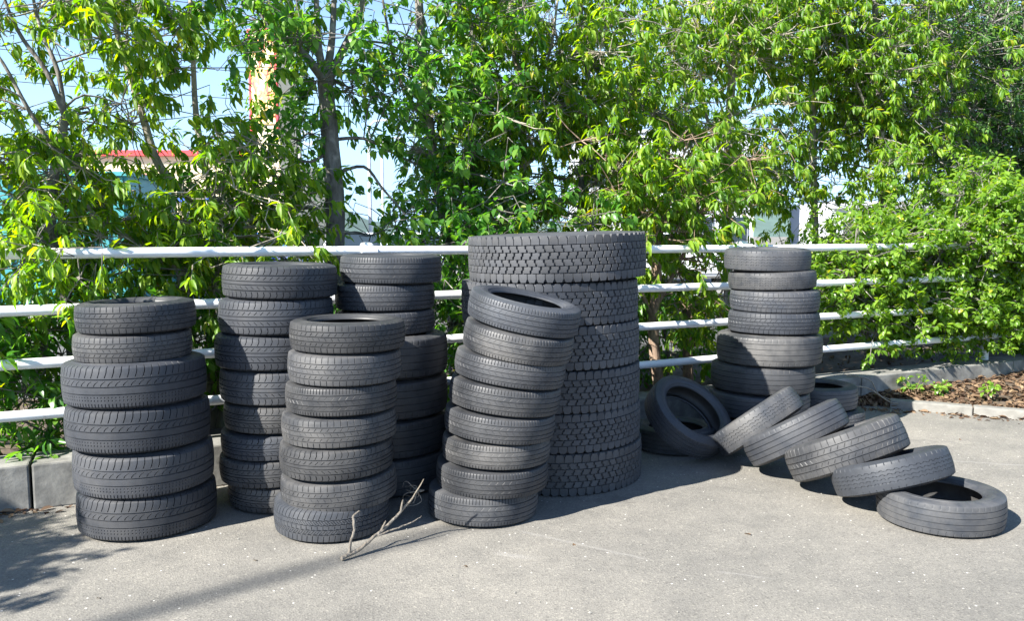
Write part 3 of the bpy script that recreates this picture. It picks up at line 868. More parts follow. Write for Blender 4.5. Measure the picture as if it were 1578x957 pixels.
# ------------------------------------------------------------------ trees, shrubs
# limb skeletons in metres: first line trunk, then limbs
SKEL = {
'T0': [
     [(-2.59, 4.75, 0.51), (-2.62, 4.74, 1.09), (-2.67, 4.71, 1.54), (-2.62, 4.74, 1.88), (-2.58, 4.76, 2.1)] ,
     [(-2.58, 4.76, 2.1), (-2.65, 4.72, 2.35), (-2.75, 4.68, 2.52), (-2.81, 4.65, 2.69), (-2.86, 4.63, 2.92)] ,
     [(-2.58, 4.76, 2.1), (-2.6, 4.75, 2.35), (-2.66, 4.72, 2.56), (-2.69, 4.7, 2.74), (-2.7, 4.7, 2.95)] ,
     [(-2.62, 4.74, 1.88), (-2.74, 4.68, 2.13), (-2.84, 4.63, 2.38), (-2.95, 4.58, 2.56)] ,
     [(-2.67, 4.71, 1.54), (-2.77, 4.67, 1.72), (-2.9, 4.6, 1.86)] ,
],
'T1': [
     [(-2.0, 5.37, 0.39), (-1.98, 5.38, 0.96), (-1.95, 5.39, 1.3), (-1.95, 5.39, 1.56)] ,
     [(-1.95, 5.39, 1.56), (-2.01, 5.36, 1.88), (-2.05, 5.35, 2.23), (-2.05, 5.34, 2.67), (-2.06, 5.34, 3.16)] ,
     [(-1.95, 5.39, 1.56), (-2.1, 5.32, 1.68), (-2.26, 5.25, 1.87), (-2.34, 5.2, 2.22), (-2.42, 5.17, 2.54), (-2.45, 5.15, 2.72), (-2.48, 5.14, 3.05)] ,
     [(-2.42, 5.17, 2.54), (-2.59, 5.09, 2.72), (-2.71, 5.03, 2.81), (-2.87, 4.95, 2.99)] ,
     [(-1.95, 5.39, 1.3), (-2.08, 5.33, 1.47), (-2.28, 5.23, 1.55), (-2.49, 5.14, 1.51)] ,
],
'T1b': [
     [(-2.07, 5.11, 0.44), (-2.07, 5.11, 1.1), (-2.12, 5.09, 1.25), (-2.29, 5.01, 1.37)] ,
     [(-2.29, 5.01, 1.37), (-2.46, 4.92, 1.49), (-2.58, 4.87, 1.66), (-2.65, 4.83, 1.85)] ,
     [(-2.07, 5.11, 1.1), (-1.99, 5.15, 1.27), (-1.9, 5.2, 1.47), (-1.7, 5.29, 1.68)] ,
],
'T2': [
     [(-1.3, 5.76, 0.22), (-1.28, 5.77, 0.92), (-1.25, 5.78, 1.57), (-1.28, 5.77, 2.16), (-1.3, 5.76, 2.49)] ,
     [(-1.3, 5.76, 2.49), (-1.42, 5.7, 2.65), (-1.54, 5.65, 2.75), (-1.65, 5.59, 2.86), (-1.72, 5.56, 3.06)] ,
     [(-1.3, 5.76, 2.49), (-1.34, 5.74, 2.77), (-1.34, 5.74, 3.29)] ,
     [(-1.3, 5.76, 2.49), (-1.25, 5.78, 2.78), (-1.22, 5.8, 3.3)] ,
     [(-1.29, 5.76, 2.47), (-1.18, 5.82, 2.72), (-1.09, 5.86, 2.93), (-0.99, 5.91, 3.3)] ,
     [(-1.26, 5.78, 2.09), (-1.06, 5.88, 2.11), (-0.89, 5.96, 2.03), (-0.62, 6.09, 1.9)] ,
     [(-1.25, 5.78, 1.85), (-1.06, 5.87, 1.91), (-0.94, 5.94, 1.76), (-0.78, 6.01, 1.57)] ,
     [(-1.27, 5.77, 2.02), (-1.4, 5.71, 1.93), (-1.55, 5.64, 1.96)] ,
],
'T3': [
     [(-0.46, 6.33, 0.1), (-0.48, 6.32, 1.23), (-0.56, 6.28, 1.73), (-0.62, 6.26, 2.22), (-0.67, 6.23, 2.79), (-0.71, 6.21, 3.44)] ,
     [(-0.62, 6.26, 2.22), (-0.82, 6.16, 2.54), (-0.9, 6.12, 2.86), (-0.96, 6.09, 3.26)] ,
     [(-0.56, 6.28, 1.73), (-0.35, 6.38, 2.08), (-0.25, 6.43, 2.49), (-0.22, 6.44, 2.93)] ,
     [(-0.67, 6.23, 2.79), (-0.49, 6.32, 3.09), (-0.44, 6.34, 3.43)] ,
],
'T4': [
     [(0.06, 6.8, 0.12), (0.08, 6.81, 1.43), (0.09, 6.82, 2.55), (0.02, 6.78, 2.91), (-0.03, 6.76, 3.62)] ,
     [(0.09, 6.82, 2.55), (0.3, 6.92, 2.89), (0.38, 6.96, 3.37), (0.44, 6.98, 3.69)] ,
     [(0.08, 6.81, 1.97), (0.33, 6.93, 2.2), (0.5, 7.01, 2.48)] ,
     [(0.08, 6.81, 1.76), (-0.13, 6.71, 2.07), (-0.23, 6.66, 2.37)] ,
],
'T5': [
     [(0.73, 6.96, 0.09), (0.68, 6.93, 1.32), (0.58, 6.89, 1.87), (0.65, 6.92, 2.51), (0.57, 6.88, 3.19), (0.54, 6.86, 3.65)] ,
     [(0.58, 6.89, 1.87), (0.86, 7.02, 2.26), (1.04, 7.1, 2.65), (1.12, 7.14, 3.2)] ,
     [(0.65, 6.92, 2.51), (0.43, 6.81, 2.81), (0.32, 6.76, 3.21)] ,
],
'T6': [
     [(1.2, 6.41, -0.07), (1.12, 6.37, 0.62), (1.14, 6.38, 1.13), (1.14, 6.38, 1.37)] ,
     [(1.14, 6.38, 1.37), (1.09, 6.35, 1.58), (1.07, 6.34, 1.7)] ,
     [(1.14, 6.38, 1.37), (1.22, 6.41, 1.58), (1.25, 6.43, 1.76), (1.39, 6.5, 2.15)] ,
     [(1.11, 6.36, 1.51), (0.98, 6.3, 1.61), (0.82, 6.23, 1.7)] ,
     [(1.14, 6.38, 0.87), (1.35, 6.48, 1.23), (1.49, 6.54, 1.59)] ,
     [(1.13, 6.37, 0.72), (0.99, 6.31, 1.03), (0.93, 6.28, 1.23)] ,
],
'T7': [
     [(2.23, 8.12, -0.14), (2.13, 8.07, 1.44), (2.13, 8.07, 2.57), (2.15, 8.08, 3.07), (2.18, 8.09, 3.57), (2.18, 8.1, 4.05)] ,
     [(2.15, 8.08, 3.04), (1.9, 7.96, 3.22), (1.69, 7.86, 3.5), (1.58, 7.81, 3.9)] ,
     [(2.12, 8.07, 2.13), (1.85, 7.94, 2.62), (1.78, 7.9, 3.28), (1.71, 7.87, 3.86)] ,
     [(2.15, 8.08, 3.07), (2.44, 8.22, 3.41), (2.65, 8.32, 3.88)] ,
],
'T8': [
     [(3.42, 8.91, -0.29), (3.28, 8.85, 1.65), (3.2, 8.81, 2.88), (3.14, 8.78, 3.48), (3.08, 8.75, 4.26)] ,
     [(3.23, 8.82, 2.41), (3.46, 8.93, 2.83), (3.35, 8.88, 3.23), (3.03, 8.73, 3.6), (2.89, 8.66, 4.1)] ,
     [(3.26, 8.84, 2.0), (2.91, 8.67, 2.39), (2.62, 8.53, 2.64)] ,
     [(3.2, 8.81, 2.88), (3.59, 9.0, 3.33), (3.92, 9.15, 3.85)] ,
],
'T9': [
     [(3.99, 8.52, -0.21), (3.82, 8.44, 1.84), (3.77, 8.42, 2.49), (3.67, 8.37, 3.38), (3.57, 8.32, 4.13)] ,
     [(3.81, 8.43, 2.1), (4.13, 8.59, 2.58), (4.27, 8.66, 3.19)] ,
     [(3.77, 8.42, 2.49), (3.43, 8.25, 2.92), (3.25, 8.16, 3.46)] ,
],
'T11': [
     [(6.42, 10.69, -0.63), (6.22, 10.59, 1.69), (6.03, 10.5, 2.92), (6.08, 10.52, 3.89), (6.1, 10.53, 5.0)] ,
     [(6.03, 10.5, 2.92), (5.43, 10.21, 3.58), (5.06, 10.03, 4.38)] ,
     [(6.19, 10.58, 2.11), (5.6, 10.29, 2.73), (4.94, 9.97, 3.08)] ,
     [(6.02, 10.49, 3.16), (6.67, 10.81, 3.79), (7.35, 11.13, 4.54)] ,
     [(6.2, 10.58, 1.94), (6.91, 10.92, 2.47), (7.49, 11.2, 3.02)] ,
],
'STUMP': [
     [(1.47, 6.65, 0.04), (1.45, 6.64, 0.47), (1.43, 6.63, 0.82)] ,
     [(1.45, 6.64, 0.47), (1.6, 6.71, 0.68), (1.79, 6.8, 1.0)] ,
],
}
GAPS = [(1.98,1.72,0.20,0.80), (1.92,2.85,0.15,0.42), (2.27,1.88,0.28,0.45), (0.80,2.2,0.07,0.30), (0.15,2.35,0.28,0.26), (0.72,2.48,0.09,0.21), (2.25,1.88,0.21,0.41), (1.53,2.42,0.15,0.28), (0.74,1.86,0.34,0.15), (7.02,2.61,0.38,0.41), (6.09,2.85,0.48,0.25), (2.92,2.57,0.19,0.16), (1.04,2.08,0.08,0.09), (4.59,2.24,0.27,0.11), (7.84,1.94,0.37,0.28), (2.41,2.76,0.10,0.29), (3.83,2.07,0.15,0.32), (3.59,2.72,0.18,0.22),]


def leaf_template(curl, fold=0.18):
    """unit leaf along +X, blade in XY, normal +Z; length 1, half-width 0.5 at its widest"""
    st = [(0.0, 0.0), (0.30, 0.42), (0.62, 0.46), (1.0, 0.0)]
    ang = 0.0; x = 0.0; z = 0.0; px = 0.0
    cx = []
    for (u, w) in st:
        du = u - px; px = u
        x += du*math.cos(ang); z -= du*math.sin(ang)
        ang += curl*0.5
        cx.append((x, z, w))
    v = [(cx[0][0], 0, cx[0][1])]
    for (x, z, w) in cx[1:3]:
        v += [(x, w, z + w*fold), (x, 0, z), (x, -w, z + w*fold)]
    v.append((cx[3][0], 0, cx[3][1]))
    tri = [(0, 2, 1), (0, 3, 2), (4, 7, 5)[::1], (5, 7, 6)]
    quad = [(1, 2, 5, 4), (2, 3, 6, 5)]
    tris = [(0, 2, 1), (0, 3, 2), (4, 5, 7), (5, 6, 7)]
    for a, b, c, d in quad: tris += [(a, b, c), (a, c, d)]
    return np.array(v), np.array(tris)


LEAF_T = [leaf_template(0.35), leaf_template(0.75), leaf_template(1.2), leaf_template(0.1, 0.3)]


def leaves_mesh(name, pos, dr, up, L, Wd, var, mat):
    """many leaves as one mesh; all arguments are arrays"""
    x = dr/np.linalg.norm(dr, axis=1, keepdims=True)
    y = np.cross(up, x); y /= np.linalg.norm(y, axis=1, keepdims=True) + 1e-9
    z = np.cross(x, y)
    Vs, Fs, off = [], [], 0
    for k, (tv, tf) in enumerate(LEAF_T):
        m = np.where(var == k)[0]
        if len(m) == 0: continue
        lv = (pos[m][:, None, :] + tv[None, :, 0, None]*(x[m]*L[m][:, None])[:, None, :]
              + tv[None, :, 1, None]*(y[m]*Wd[m][:, None])[:, None, :] + tv[None, :, 2, None]*(z[m]*L[m][:, None])[:, None, :])
        Vs.append(lv.reshape(-1, 3))
        Fs.append((tf[None] + (np.arange(len(m))*len(tv))[:, None, None] + off).reshape(-1, 3))
        off += len(m)*len(tv)
    return mesh_np(name, np.concatenate(Vs), [np.concatenate(Fs)], mat, True)


def leaf_single_meshes(mat):
    out = []
    for k, (tv, tf) in enumerate(LEAF_T):
        out.append(mesh_np('leaf', tv, [tf], mat, True))
    return out


def frames(pos, dr, up, L, Wd):
    x = dr/np.linalg.norm(dr); y = np.cross(up, x); y /= np.linalg.norm(y) + 1e-9
    z = np.cross(x, y)
    M = Matrix.Identity(4)
    for r in range(3):
        M[r][0] = x[r]*L; M[r][1] = y[r]*Wd; M[r][2] = z[r]*L; M[r][3] = pos[r]
    return M


def sprigs(P, axis, per, Lm, Wm, spread, droop, twig, whorl=0.35):
    """P, axis: n x 3. Returns leaf arrays for all sprigs."""
    n = len(P)
    k = np.tile(np.arange(per), n); s = np.repeat(np.arange(n), per)
    a = axis[s]
    ref = np.where(np.abs(a[:, 2:3]) < 0.9, np.array([[0, 0, 1.0]]), np.array([[1.0, 0, 0]]))
    u = np.cross(a, ref); u /= np.linalg.norm(u, axis=1, keepdims=True)
    v = np.cross(a, u)
    ph = k*2.39996 + np.repeat(rng.uniform(0, 6.28, n), per) + rng.normal(0, 0.3, n*per)
    rad = u*np.cos(ph)[:, None] + v*np.sin(ph)[:, None]
    f = 1 - (k/per)*(1-whorl)*rng.uniform(0.8, 1.2, n*per)          # position along the twig
    pos = P[s] + a*(f*twig)[:, None]
    dr = a*rng.uniform(0.25, 0.6, n*per)[:, None] + rad*spread*rng.uniform(0.7, 1.2, n*per)[:, None]
    dr[:, 2] -= droop*rng.uniform(0.4, 1.35, n*per)
    dr /= np.linalg.norm(dr, axis=1, keepdims=True)
    up = np.tile(np.array([[0, 0, 1.0]]), (n*per, 1)) + rad*0.40 + rng.normal(0, 0.32, (n*per, 3)) - 0.75*np.array(ldir)[None, :]
    up += np.where(np.abs(dr[:, 2:3]) > 0.8, rad*1.2, 0)
    L = Lm*rng.uniform(0.48, 1.2, n*per)
    W = L*(Wm/Lm)*rng.uniform(0.85, 1.15, n*per)
    var = rng.choice(4, n*per, p=[0.38, 0.34, 0.16, 0.12])
    pos = pos + dr*0.012
    return pos, dr, up, L, W, var


CAMP = np.array((0, 0, 1.42))
PXF = 1250.0


def tubes_mesh(name, lines, mat, n=6, xf=None):
    b = MB()
    for pts, rads in lines: b.tube(pts, rads, n, cap=False)
    return b.mesh(name, mat, smooth=60, xf=xf)


def smooth_line(pts, k=4):
    P = np.array(pts, float)
    if len(P) < 3:
        return P
    out = []
    for i in range(len(P)-1):
        p0 = P[max(i-1, 0)]; p1 = P[i]; p2 = P[i+1]; p3 = P[min(i+2, len(P)-1)]
        for t in np.arange(k)/k:
            out.append(0.5*((2*p1) + (-p0+p2)*t + (2*p0-5*p1+4*p2-p3)*t*t + (-p0+3*p1-3*p2+p3)*t**3))
    out.append(P[-1])
    return np.array(out)


def plant(name, label, cat, group, trunk, limbs, r0, barkm, leafm, clumps, per_clump, csig, per, Lm, Wm, spread=0.75, droop=0.55,
          twig=0.17, singles=60, extra=None, zmin=0.9, parts=True, gaps=True, outward=0.5, limb_r=0.45, q_rng=None, ofs=(0.34, 0.34, 0.24), thin_from=99):
    """a tree: trunk, limbs, fine twigs and leaves that hang on them"""
    base = np.array(trunk[0], float)
    root = empty(name, tuple(base)); tag(root, label, cat, group)
    inv = Matrix.Translation(-Vector(base))
    tl = smooth_line(trunk)
    tr_r = np.linspace(r0, r0*0.72, len(tl)) if limbs else np.linspace(r0, r0*0.3, len(tl))
    tr_r = tr_r*(1 + rng.normal(0, 0.035, len(tl))); tr_r[0] *= 1.25
    b = MB(); b.tube([tuple(p) for p in tl], list(tr_r), 14)
    mobj('trunk', b.mesh('trunk', barkm, smooth=60, xf=inv), root)
    skel = [p for p in tl]; skr = list(tr_r)
    for li_, lb in enumerate(limbs):
        ll = smooth_line(lb)
        ra = r0*limb_r*(0.4 if li_ >= thin_from else 1.0)*(1.0 if len(ll) < 18 else 1.25)
        lr = np.linspace(ra, max(ra*0.35, 0.006), len(ll))
        b = MB(); b.tube([tuple(p) for p in ll], list(lr), 10)
        mobj('limb', b.mesh('limb', barkm, smooth=60, xf=inv), root)
        skel += list(ll); skr += list(lr)
    skel = np.array(skel)
    seeds = skel[skel[:, 2] > zmin]
    if extra is not None: seeds = np.concatenate([seeds, np.array(extra, float)]) if len(seeds) else np.array(extra, float)
    # clumps of foliage gathered round the limbs
    C = []
    while len(C) < clumps:
        c = seeds[rng.integers(len(seeds))] + rng.normal(0, 1, 3)*np.array(ofs)
        s_, q_ = (c[:2]-P0) @ FD, (c[:2]-P0) @ FN
        if gaps and any(((s_-g[0])/g[2])**2 + ((c[2]-g[1])/g[3])**2 < 1.0 for g in GAPS): continue
        if q_rng and not (q_rng[0] < q_ < q_rng[1]): continue
        if c[2] < 0.3: continue
        C.append(c)
    C = np.array(C)
    lines = []; SP, SA = [], []
    for c in C:
        i = np.argmin(np.linalg.norm(skel - c, axis=1) + 0.4*np.maximum(0, skel[:, 2]-c[2]))
        a = skel[i]; mid = (a + c)/2 + np.array((0, 0, 0.05)) + rng.normal(0, 0.03, 3)
        ln = smooth_line([a, mid, c], 3)
        lines.append(([tuple(q) for q in ln], list(np.linspace(min(0.011, skr[i]*0.5), 0.004, len(ln)))))
        m = rng.poisson(per_clump) + 1
        sp = c + rng.normal(0, csig, (m, 3))*np.array((1, 1, 0.8))
        ax = (sp - a); ax /= np.linalg.norm(ax, axis=1, keepdims=True) + 1e-6
        ax = ax*outward + rng.normal(0, 0.45, (m, 3)) + np.array((-0.12, -0.25, -0.05))
        ax /= np.linalg.norm(ax, axis=1, keepdims=True)
        for p_, x_ in zip(sp, ax):
            lines.append(([tuple(c), tuple((c+p_)/2 + rng.normal(0, 0.02, 3)), tuple(p_), tuple(p_ + x_*twig)], [0.0042, 0.0034, 0.0028, 0.0015]))
        SP.append(sp); SA.append(ax)
    SP = np.concatenate(SP); SA = np.concatenate(SA)
    mobj('twigs', tubes_mesh('twigs', lines, barkm, 4, inv), root)['kind'] = 'stuff'
    pos, dr, up, L, W, var = sprigs(SP, SA, per, Lm, Wm, spread, droop, twig)
    keep = pos[:, 2] > 0.16
    # the leaves that show largest stay objects of their own
    d = np.linalg.norm(pos - CAMP, axis=1)
    nrm = up/np.linalg.norm(up, axis=1, keepdims=True)
    facing = np.abs(((CAMP - pos)/d[:, None]*nrm).sum(1)) + 0.3
    inview = (np.abs(pos[:, 0]/np.maximum(pos[:, 1], 0.1)) < 0.62) & (pos[:, 2] < 1.42 + pos[:, 1]*0.29)
    score = np.where(inview & keep, L*facing/d**2.2, -1)
    order = np.argsort(-score)[:singles]
    order = order[score[order] > 0]
    sm = leaf_single_meshes(leafm)
    for i in order:
        o = mobj('leaf', sm[var[i]], root)
        o.matrix_local = frames(pos[i] - base, dr[i], up[i], L[i], W[i])
        o['single'] = 1.0
        keep[i] = False
    me = leaves_mesh('crown', pos[keep] - base, dr[keep], up[keep], L[keep], W[keep], var[keep], leafm)
    cr_ = mobj('crown', me, root); cr_['kind'] = 'stuff'
    return root


def skel(k):
    s = SKEL[k]
    t = list(s[0]); x, y, z = t[0]
    t = [p for p in t if p[2] > 0.2]
    return [(x, y, 0.06)] + t, s[1:]


OAK = dict(per=17, Lm=0.096, Wm=0.0265, spread=0.75, droop=0.75)
BRO = dict(per=13, Lm=0.082, Wm=0.040, spread=0.95, droop=0.35)
TG = 'trees behind the fence'
t, l = skel('T0')
plant('leaning_tree', 'slim tree at the far left with yellow-green drooping leaves over the rail', 'tree', TG, t, l, 0.035, M_BARK_D, M_LEAF_A, 44, 8, 0.15,
      extra=[fp(s_, q_, z_) for s_, q_, z_ in ((0.2, 0.2, 1.9), (0.5, 0.15, 1.7), (0.9, 0.2, 1.6), (0.1, 0.0, 1.35), (0.5, 0.05, 1.25), (0.3, 0.3, 2.0), (0.8, 0.3, 1.3), (0.0, 0.2, 1.6), (0.7, 0.1, 1.15), (0.3, 0.2, 1.1))], singles=150, q_rng=(-0.25, 2), **OAK)
t, l = skel('T1')
plant('forked_tree', 'pale-barked forked tree behind the second stack from the left', 'tree', TG, t, l, 0.062, M_BARK_L, M_LEAF_A, 58, 8, 0.16,
      extra=[fp(s_, q_, z_) for s_, q_, z_ in ((1.2, 0.8, 2.0), (1.4, 0.9, 2.3), (1.3, 0.5, 1.6), (1.5, 0.7, 2.7), (1.0, 0.4, 2.6), (1.4, 0.4, 1.5))], singles=100, q_rng=(0.12, 2.2), **OAK)
t, l = skel('T1b')
plant('side_tree', 'short pale tree with sideways limb beside the forked tree', 'tree', TG, t, l, 0.042, M_BARK_L, M_LEAF_A, 26, 8, 0.14, singles=70, q_rng=(0.1, 1.5), **OAK)
t, l = skel('T2')
plant('dark_trunk_tree', 'thick dark-trunked tree with steep fork behind the shaded stack', 'tree', TG, t, l, 0.076, M_BARK_D, M_LEAF_B, 50, 8, 0.16,
      extra=[fp(s_, q_, z_) for s_, q_, z_ in ((2.5, 0.8, 2.3), (2.7, 0.9, 2.1), (2.9, 0.8, 1.9), (1.8, 1.0, 2.9), (2.7, 1.2, 2.8), (1.75, 1.1, 1.9), (1.7, 1.0, 1.6), (1.6, 0.7, 1.55), (1.5, 0.8, 1.7), (1.65, 0.7, 1.4))], limb_r=0.46, thin_from=4, singles=100, q_rng=(0.25, 2.2), **BRO)
t, l = skel('T3')
plant('round_leaved_tree', 'slender tree with rounder glossy leaves left of the truck tyres', 'tree', TG, t, l, 0.042, M_BARK_D, M_LEAF_B, 70, 8, 0.16,
      extra=[fp(s_, q_, z_) for s_, q_, z_ in ((2.9, 0.6, 1.5), (3.1, 0.7, 1.7), (2.8, 0.5, 1.2), (3.0, 0.8, 1.0), (2.6, 0.7, 1.3), (3.2, 0.7, 2.0), (2.75, 0.6, 1.45), (2.95, 0.6, 1.6), (2.6, 0.6, 1.5), (3.1, 0.6, 1.4), (2.85, 0.7, 1.3))]*2, singles=100, q_rng=(0.15, 2.2), zmin=1.2, **BRO)
t, l = skel('T4')
plant('grey_stem_tree', 'slim grey-stemmed tree rising right behind the truck tyres', 'tree', TG, t, l, 0.036, M_BARK_L, M_LEAF_A, 66, 8, 0.17, singles=80, q_rng=(0.3, 2.5), zmin=1.25, **OAK)
t, l = skel('T5')
plant('crooked_tree', 'thin crooked dark tree just right of the truck tyre top', 'tree', TG, t, l, 0.030, M_BARK_D, M_LEAF_A, 68, 8, 0.17, singles=80, q_rng=(0.3, 2.5), zmin=1.2, **OAK)
t, l = skel('T6')
plant('pruned_tree', 'small brown pruned tree with cut stubs between truck tyres and right stack', 'tree', TG, t, l, 0.048, M_BARK_B, M_LEAF_A, 58, 7, 0.15,
      extra=[fp(s_, q_, z_) for s_, q_, z_ in ((4.6, 0.3, 1.9), (4.9, 0.4, 1.7), (5.1, 0.5, 2.1), (5.3, 0.5, 1.5), (5.4, 0.4, 1.7), (4.4, 0.4, 1.2))], singles=110, q_rng=(0.08, 1.4), zmin=1.2, **OAK)
t, l = skel('T7')
plant('branching_tree', 'branching tree above the left side of the right stack', 'tree', TG, t, l, 0.050, M_BARK_L, M_LEAF_A, 90, 8, 0.19, singles=60, q_rng=(0.6, 3.0), zmin=1.0, **OAK)
t, l = skel('T8')
plant('twin_stem_tree', 'pale twin-stemmed tree above the right side of the right stack', 'tree', TG, t, l, 0.040, M_BARK_L, M_LEAF_A, 96, 8, 0.20, singles=60, q_rng=(0.6, 3.0), zmin=0.9, **OAK)
t, l = skel('T9')
plant('hedge_backing_tree', 'dark-stemmed tree standing out of the bright hedge', 'tree', TG, t, l, 0.042, M_BARK_D, M_LEAF_A, 84, 8, 0.18, singles=60, q_rng=(0.4, 3.0), zmin=1.0, **OAK)
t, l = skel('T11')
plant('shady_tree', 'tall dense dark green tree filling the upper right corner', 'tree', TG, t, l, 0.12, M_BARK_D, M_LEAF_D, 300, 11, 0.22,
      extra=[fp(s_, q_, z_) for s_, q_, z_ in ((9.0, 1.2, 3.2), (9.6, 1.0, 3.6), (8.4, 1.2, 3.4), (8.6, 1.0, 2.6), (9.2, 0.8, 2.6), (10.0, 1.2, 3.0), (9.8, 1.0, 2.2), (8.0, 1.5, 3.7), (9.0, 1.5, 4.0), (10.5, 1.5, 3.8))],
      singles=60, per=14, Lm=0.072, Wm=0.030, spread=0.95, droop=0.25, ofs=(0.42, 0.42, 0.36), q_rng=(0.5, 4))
t, l = skel('STUMP')
plant('cut_stump', 'cut stump with a young leaning shoot left of the right stack', 'stump', TG, t, l, 0.048, M_BARK_B, M_LEAF_A, 9, 5, 0.10, singles=30, q_rng=(0.1, 1.2), zmin=0.6, gaps=False, **OAK)

# evergreen hedge spilling over the rails on the right: three bushes
HED = dict(per=16, Lm=0.062, Wm=0.033, spread=1.0, droop=0.08, twig=0.13, gaps=False, outward=0.9, zmin=9)
for nm, label, s_c, cl, zs in (
        ('hedge_bush', 'bright small-leaved hedge bush spilling over rails beside the right stack', 6.75, 112, 1.0),
        ('hedge_bush', 'bright hedge bush hiding the rail ends at the right', 8.0, 150, 1.15),
        ('hedge_bush', 'tall bright hedge bush at the right edge of the picture', 9.3, 175, 1.35)):
    bx, by, _ = fp(s_c, 0.35)
    tk = [(bx, by, 0.08), (bx + 0.02, by, 0.4), (bx - 0.02, by + 0.03, 0.8), (bx, by, 1.2*zs)]
    lb = [[(bx, by, 0.45), fp(s_c - 0.4, 0.15, 0.9), fp(s_c - 0.55, 0.0, 1.3)], [(bx, by, 0.6), fp(s_c + 0.4, 0.1, 1.0), fp(s_c + 0.55, -0.05, 1.4*zs)],
          [(bx, by, 0.5), fp(s_c + 0.2, 0.1, 0.9), fp(s_c + 0.3, 0.05, 1.1)]]
    ex = []
    for _ in range(70):
        u = rng.uniform(-0.66, 0.66); z = rng.uniform(0.30 if s_c > 9 else 0.50, 1.35*zs + 0.25*(1-abs(u)))
        front = {6.75: 0.02, 8.0: -0.16, 9.3: -0.38}[s_c] - (0.06 if z > 1.2 or s_c > 9 else 0)
        ex.append(fp(s_c + u, rng.uniform(front, 0.45), z))
    plant(nm, label, 'bush', 'hedge bushes on the right', tk, lb, 0.026, M_BARK_D, M_LEAF_C, int(cl*1.4), 9, 0.11, extra=ex, singles=100, ofs=(0.10, 0.05, 0.10), q_rng=(-0.5, 1.0), **HED)

# undergrowth shrubs seen between the rails
UND = dict(per=10, Lm=0.095, Wm=0.034, spread=0.85, droop=0.45, twig=0.14, gaps=False, zmin=9, outward=0.7)
for label, s_c, q_c, zt, cl in (
        ('leafy shrub under the rails at the far left', 0.15, 0.42, 1.05, 54), ('leafy shrub behind the leftmost stack', 0.95, 0.5, 1.05, 40),
        ('leafy shrub behind the second stack from the left', 1.7, 0.55, 0.95, 22), ('leafy shrub between shaded stack and truck tyres', 2.75, 0.45, 1.15, 34),
        ('leafy shrub right of the truck tyres', 4.15, 0.6, 0.85, 16), ('leafy shrub behind the ring tyre', 4.75, 0.7, 0.8, 13)):
    bx, by, _ = fp(s_c, q_c)
    tk = [(bx, by, 0.10), (bx + 0.03, by, 0.35), (bx - 0.02, by, zt*0.8)]
    lb = [[(bx, by, 0.25), fp(s_c - 0.25, q_c - 0.1, 0.5), fp(s_c - 0.4, q_c - 0.2, 0.8*zt)], [(bx, by, 0.2), fp(s_c + 0.25, q_c - 0.1, 0.5), fp(s_c + 0.4, q_c - 0.15, 0.85*zt)]]
    ex = [fp(s_c + rng.uniform(-0.5, 0.5), q_c + rng.uniform(-0.25, 0.3), rng.uniform(0.25, zt)) for _ in range(40)]
    plant('shrub', label, 'shrub', 'shrubs under the rails', tk, lb, 0.016, M_BARK_D, M_LEAF_B, cl, 6, 0.10, extra=ex, singles=60, ofs=(0.08, 0.06, 0.06), q_rng=(0.12, 1.4), **UND)
# a roadside tree left of the picture: its shade falls on the left rails and the yard's left corner
plant('roadside_tree', 'roadside tree just left of the picture shading the yard corner', 'tree', None,
      [(-5.2, 2.5, 0.0), (-5.15, 2.5, 1.2), (-5.0, 2.55, 2.2), (-4.9, 2.8, 3.0)],
      [[(-5.1, 2.5, 1.5), (-4.7, 2.2, 1.8), (-4.3, 1.9, 2.0)], [(-4.95, 2.6, 2.4), (-4.6, 2.9, 3.1), (-4.3, 3.0, 3.6)], [(-4.9, 2.8, 3.0), (-4.4, 3.2, 3.4), (-3.9, 3.5, 3.9)]],
      0.07, M_BARK_D, M_LEAF_A, 46, 8, 0.14, extra=[(-4.55, 1.80, 2.0), (-4.32, 1.70, 1.95), (-4.7, 1.6, 2.1), (-4.4, 1.9, 1.8), (-4.8, 1.9, 2.2), (-4.25, 1.85, 1.75), (-4.6, 1.45, 1.9)],
      singles=0, zmin=9, gaps=False, ofs=(0.12, 0.12, 0.10), **OAK)

# utility pole behind the camera's left shoulder: its shadow crosses the foreground
up = empty('utility_pole', (-12.23, -5.84, 0)); tag(up, 'concrete utility pole out of view whose shadow crosses the yard', 'pole')
M_POLE = plain('grey_pole_concrete', (0.35, 0.34, 0.33), 0.85, 0.15, 8)
b = MB(); b.tube([(0, 0, 0), (0, 0, 6.5), (0, 0, 13.4)], [0.12, 0.055, 0.030], 20); b.build('shaft', M_POLE, up, smooth=40)
b = MB(); b.box((0, 0, 13.2), (0.9, 0.05, 0.05)); b.build('crossarm', M_POLE, up)

# ------------------------------------------------------------------ dry branch, roots, litter, weeds
def tube_thing(name, label, cat, lines, mat, parts):
    base = lines[0][0][0]
    root = empty(name, base); tag(root, label, cat)
    inv = Matrix.Translation(-Vector(base))
    for (pts, rads), pn in zip(lines, parts):
        L_ = smooth_line(pts, 5)
        L_ = L_ + rng.normal(0, 0.0009, L_.shape)
        rr = np.interp(np.linspace(0, 1, len(L_)), np.linspace(0, 1, len(rads)), rads)
        b_ = MB(); b_.tube([tuple(p) for p in L_], list(rr), 8)
        mobj(pn, b_.mesh(pn, mat, smooth=60, xf=inv), root)
    return root


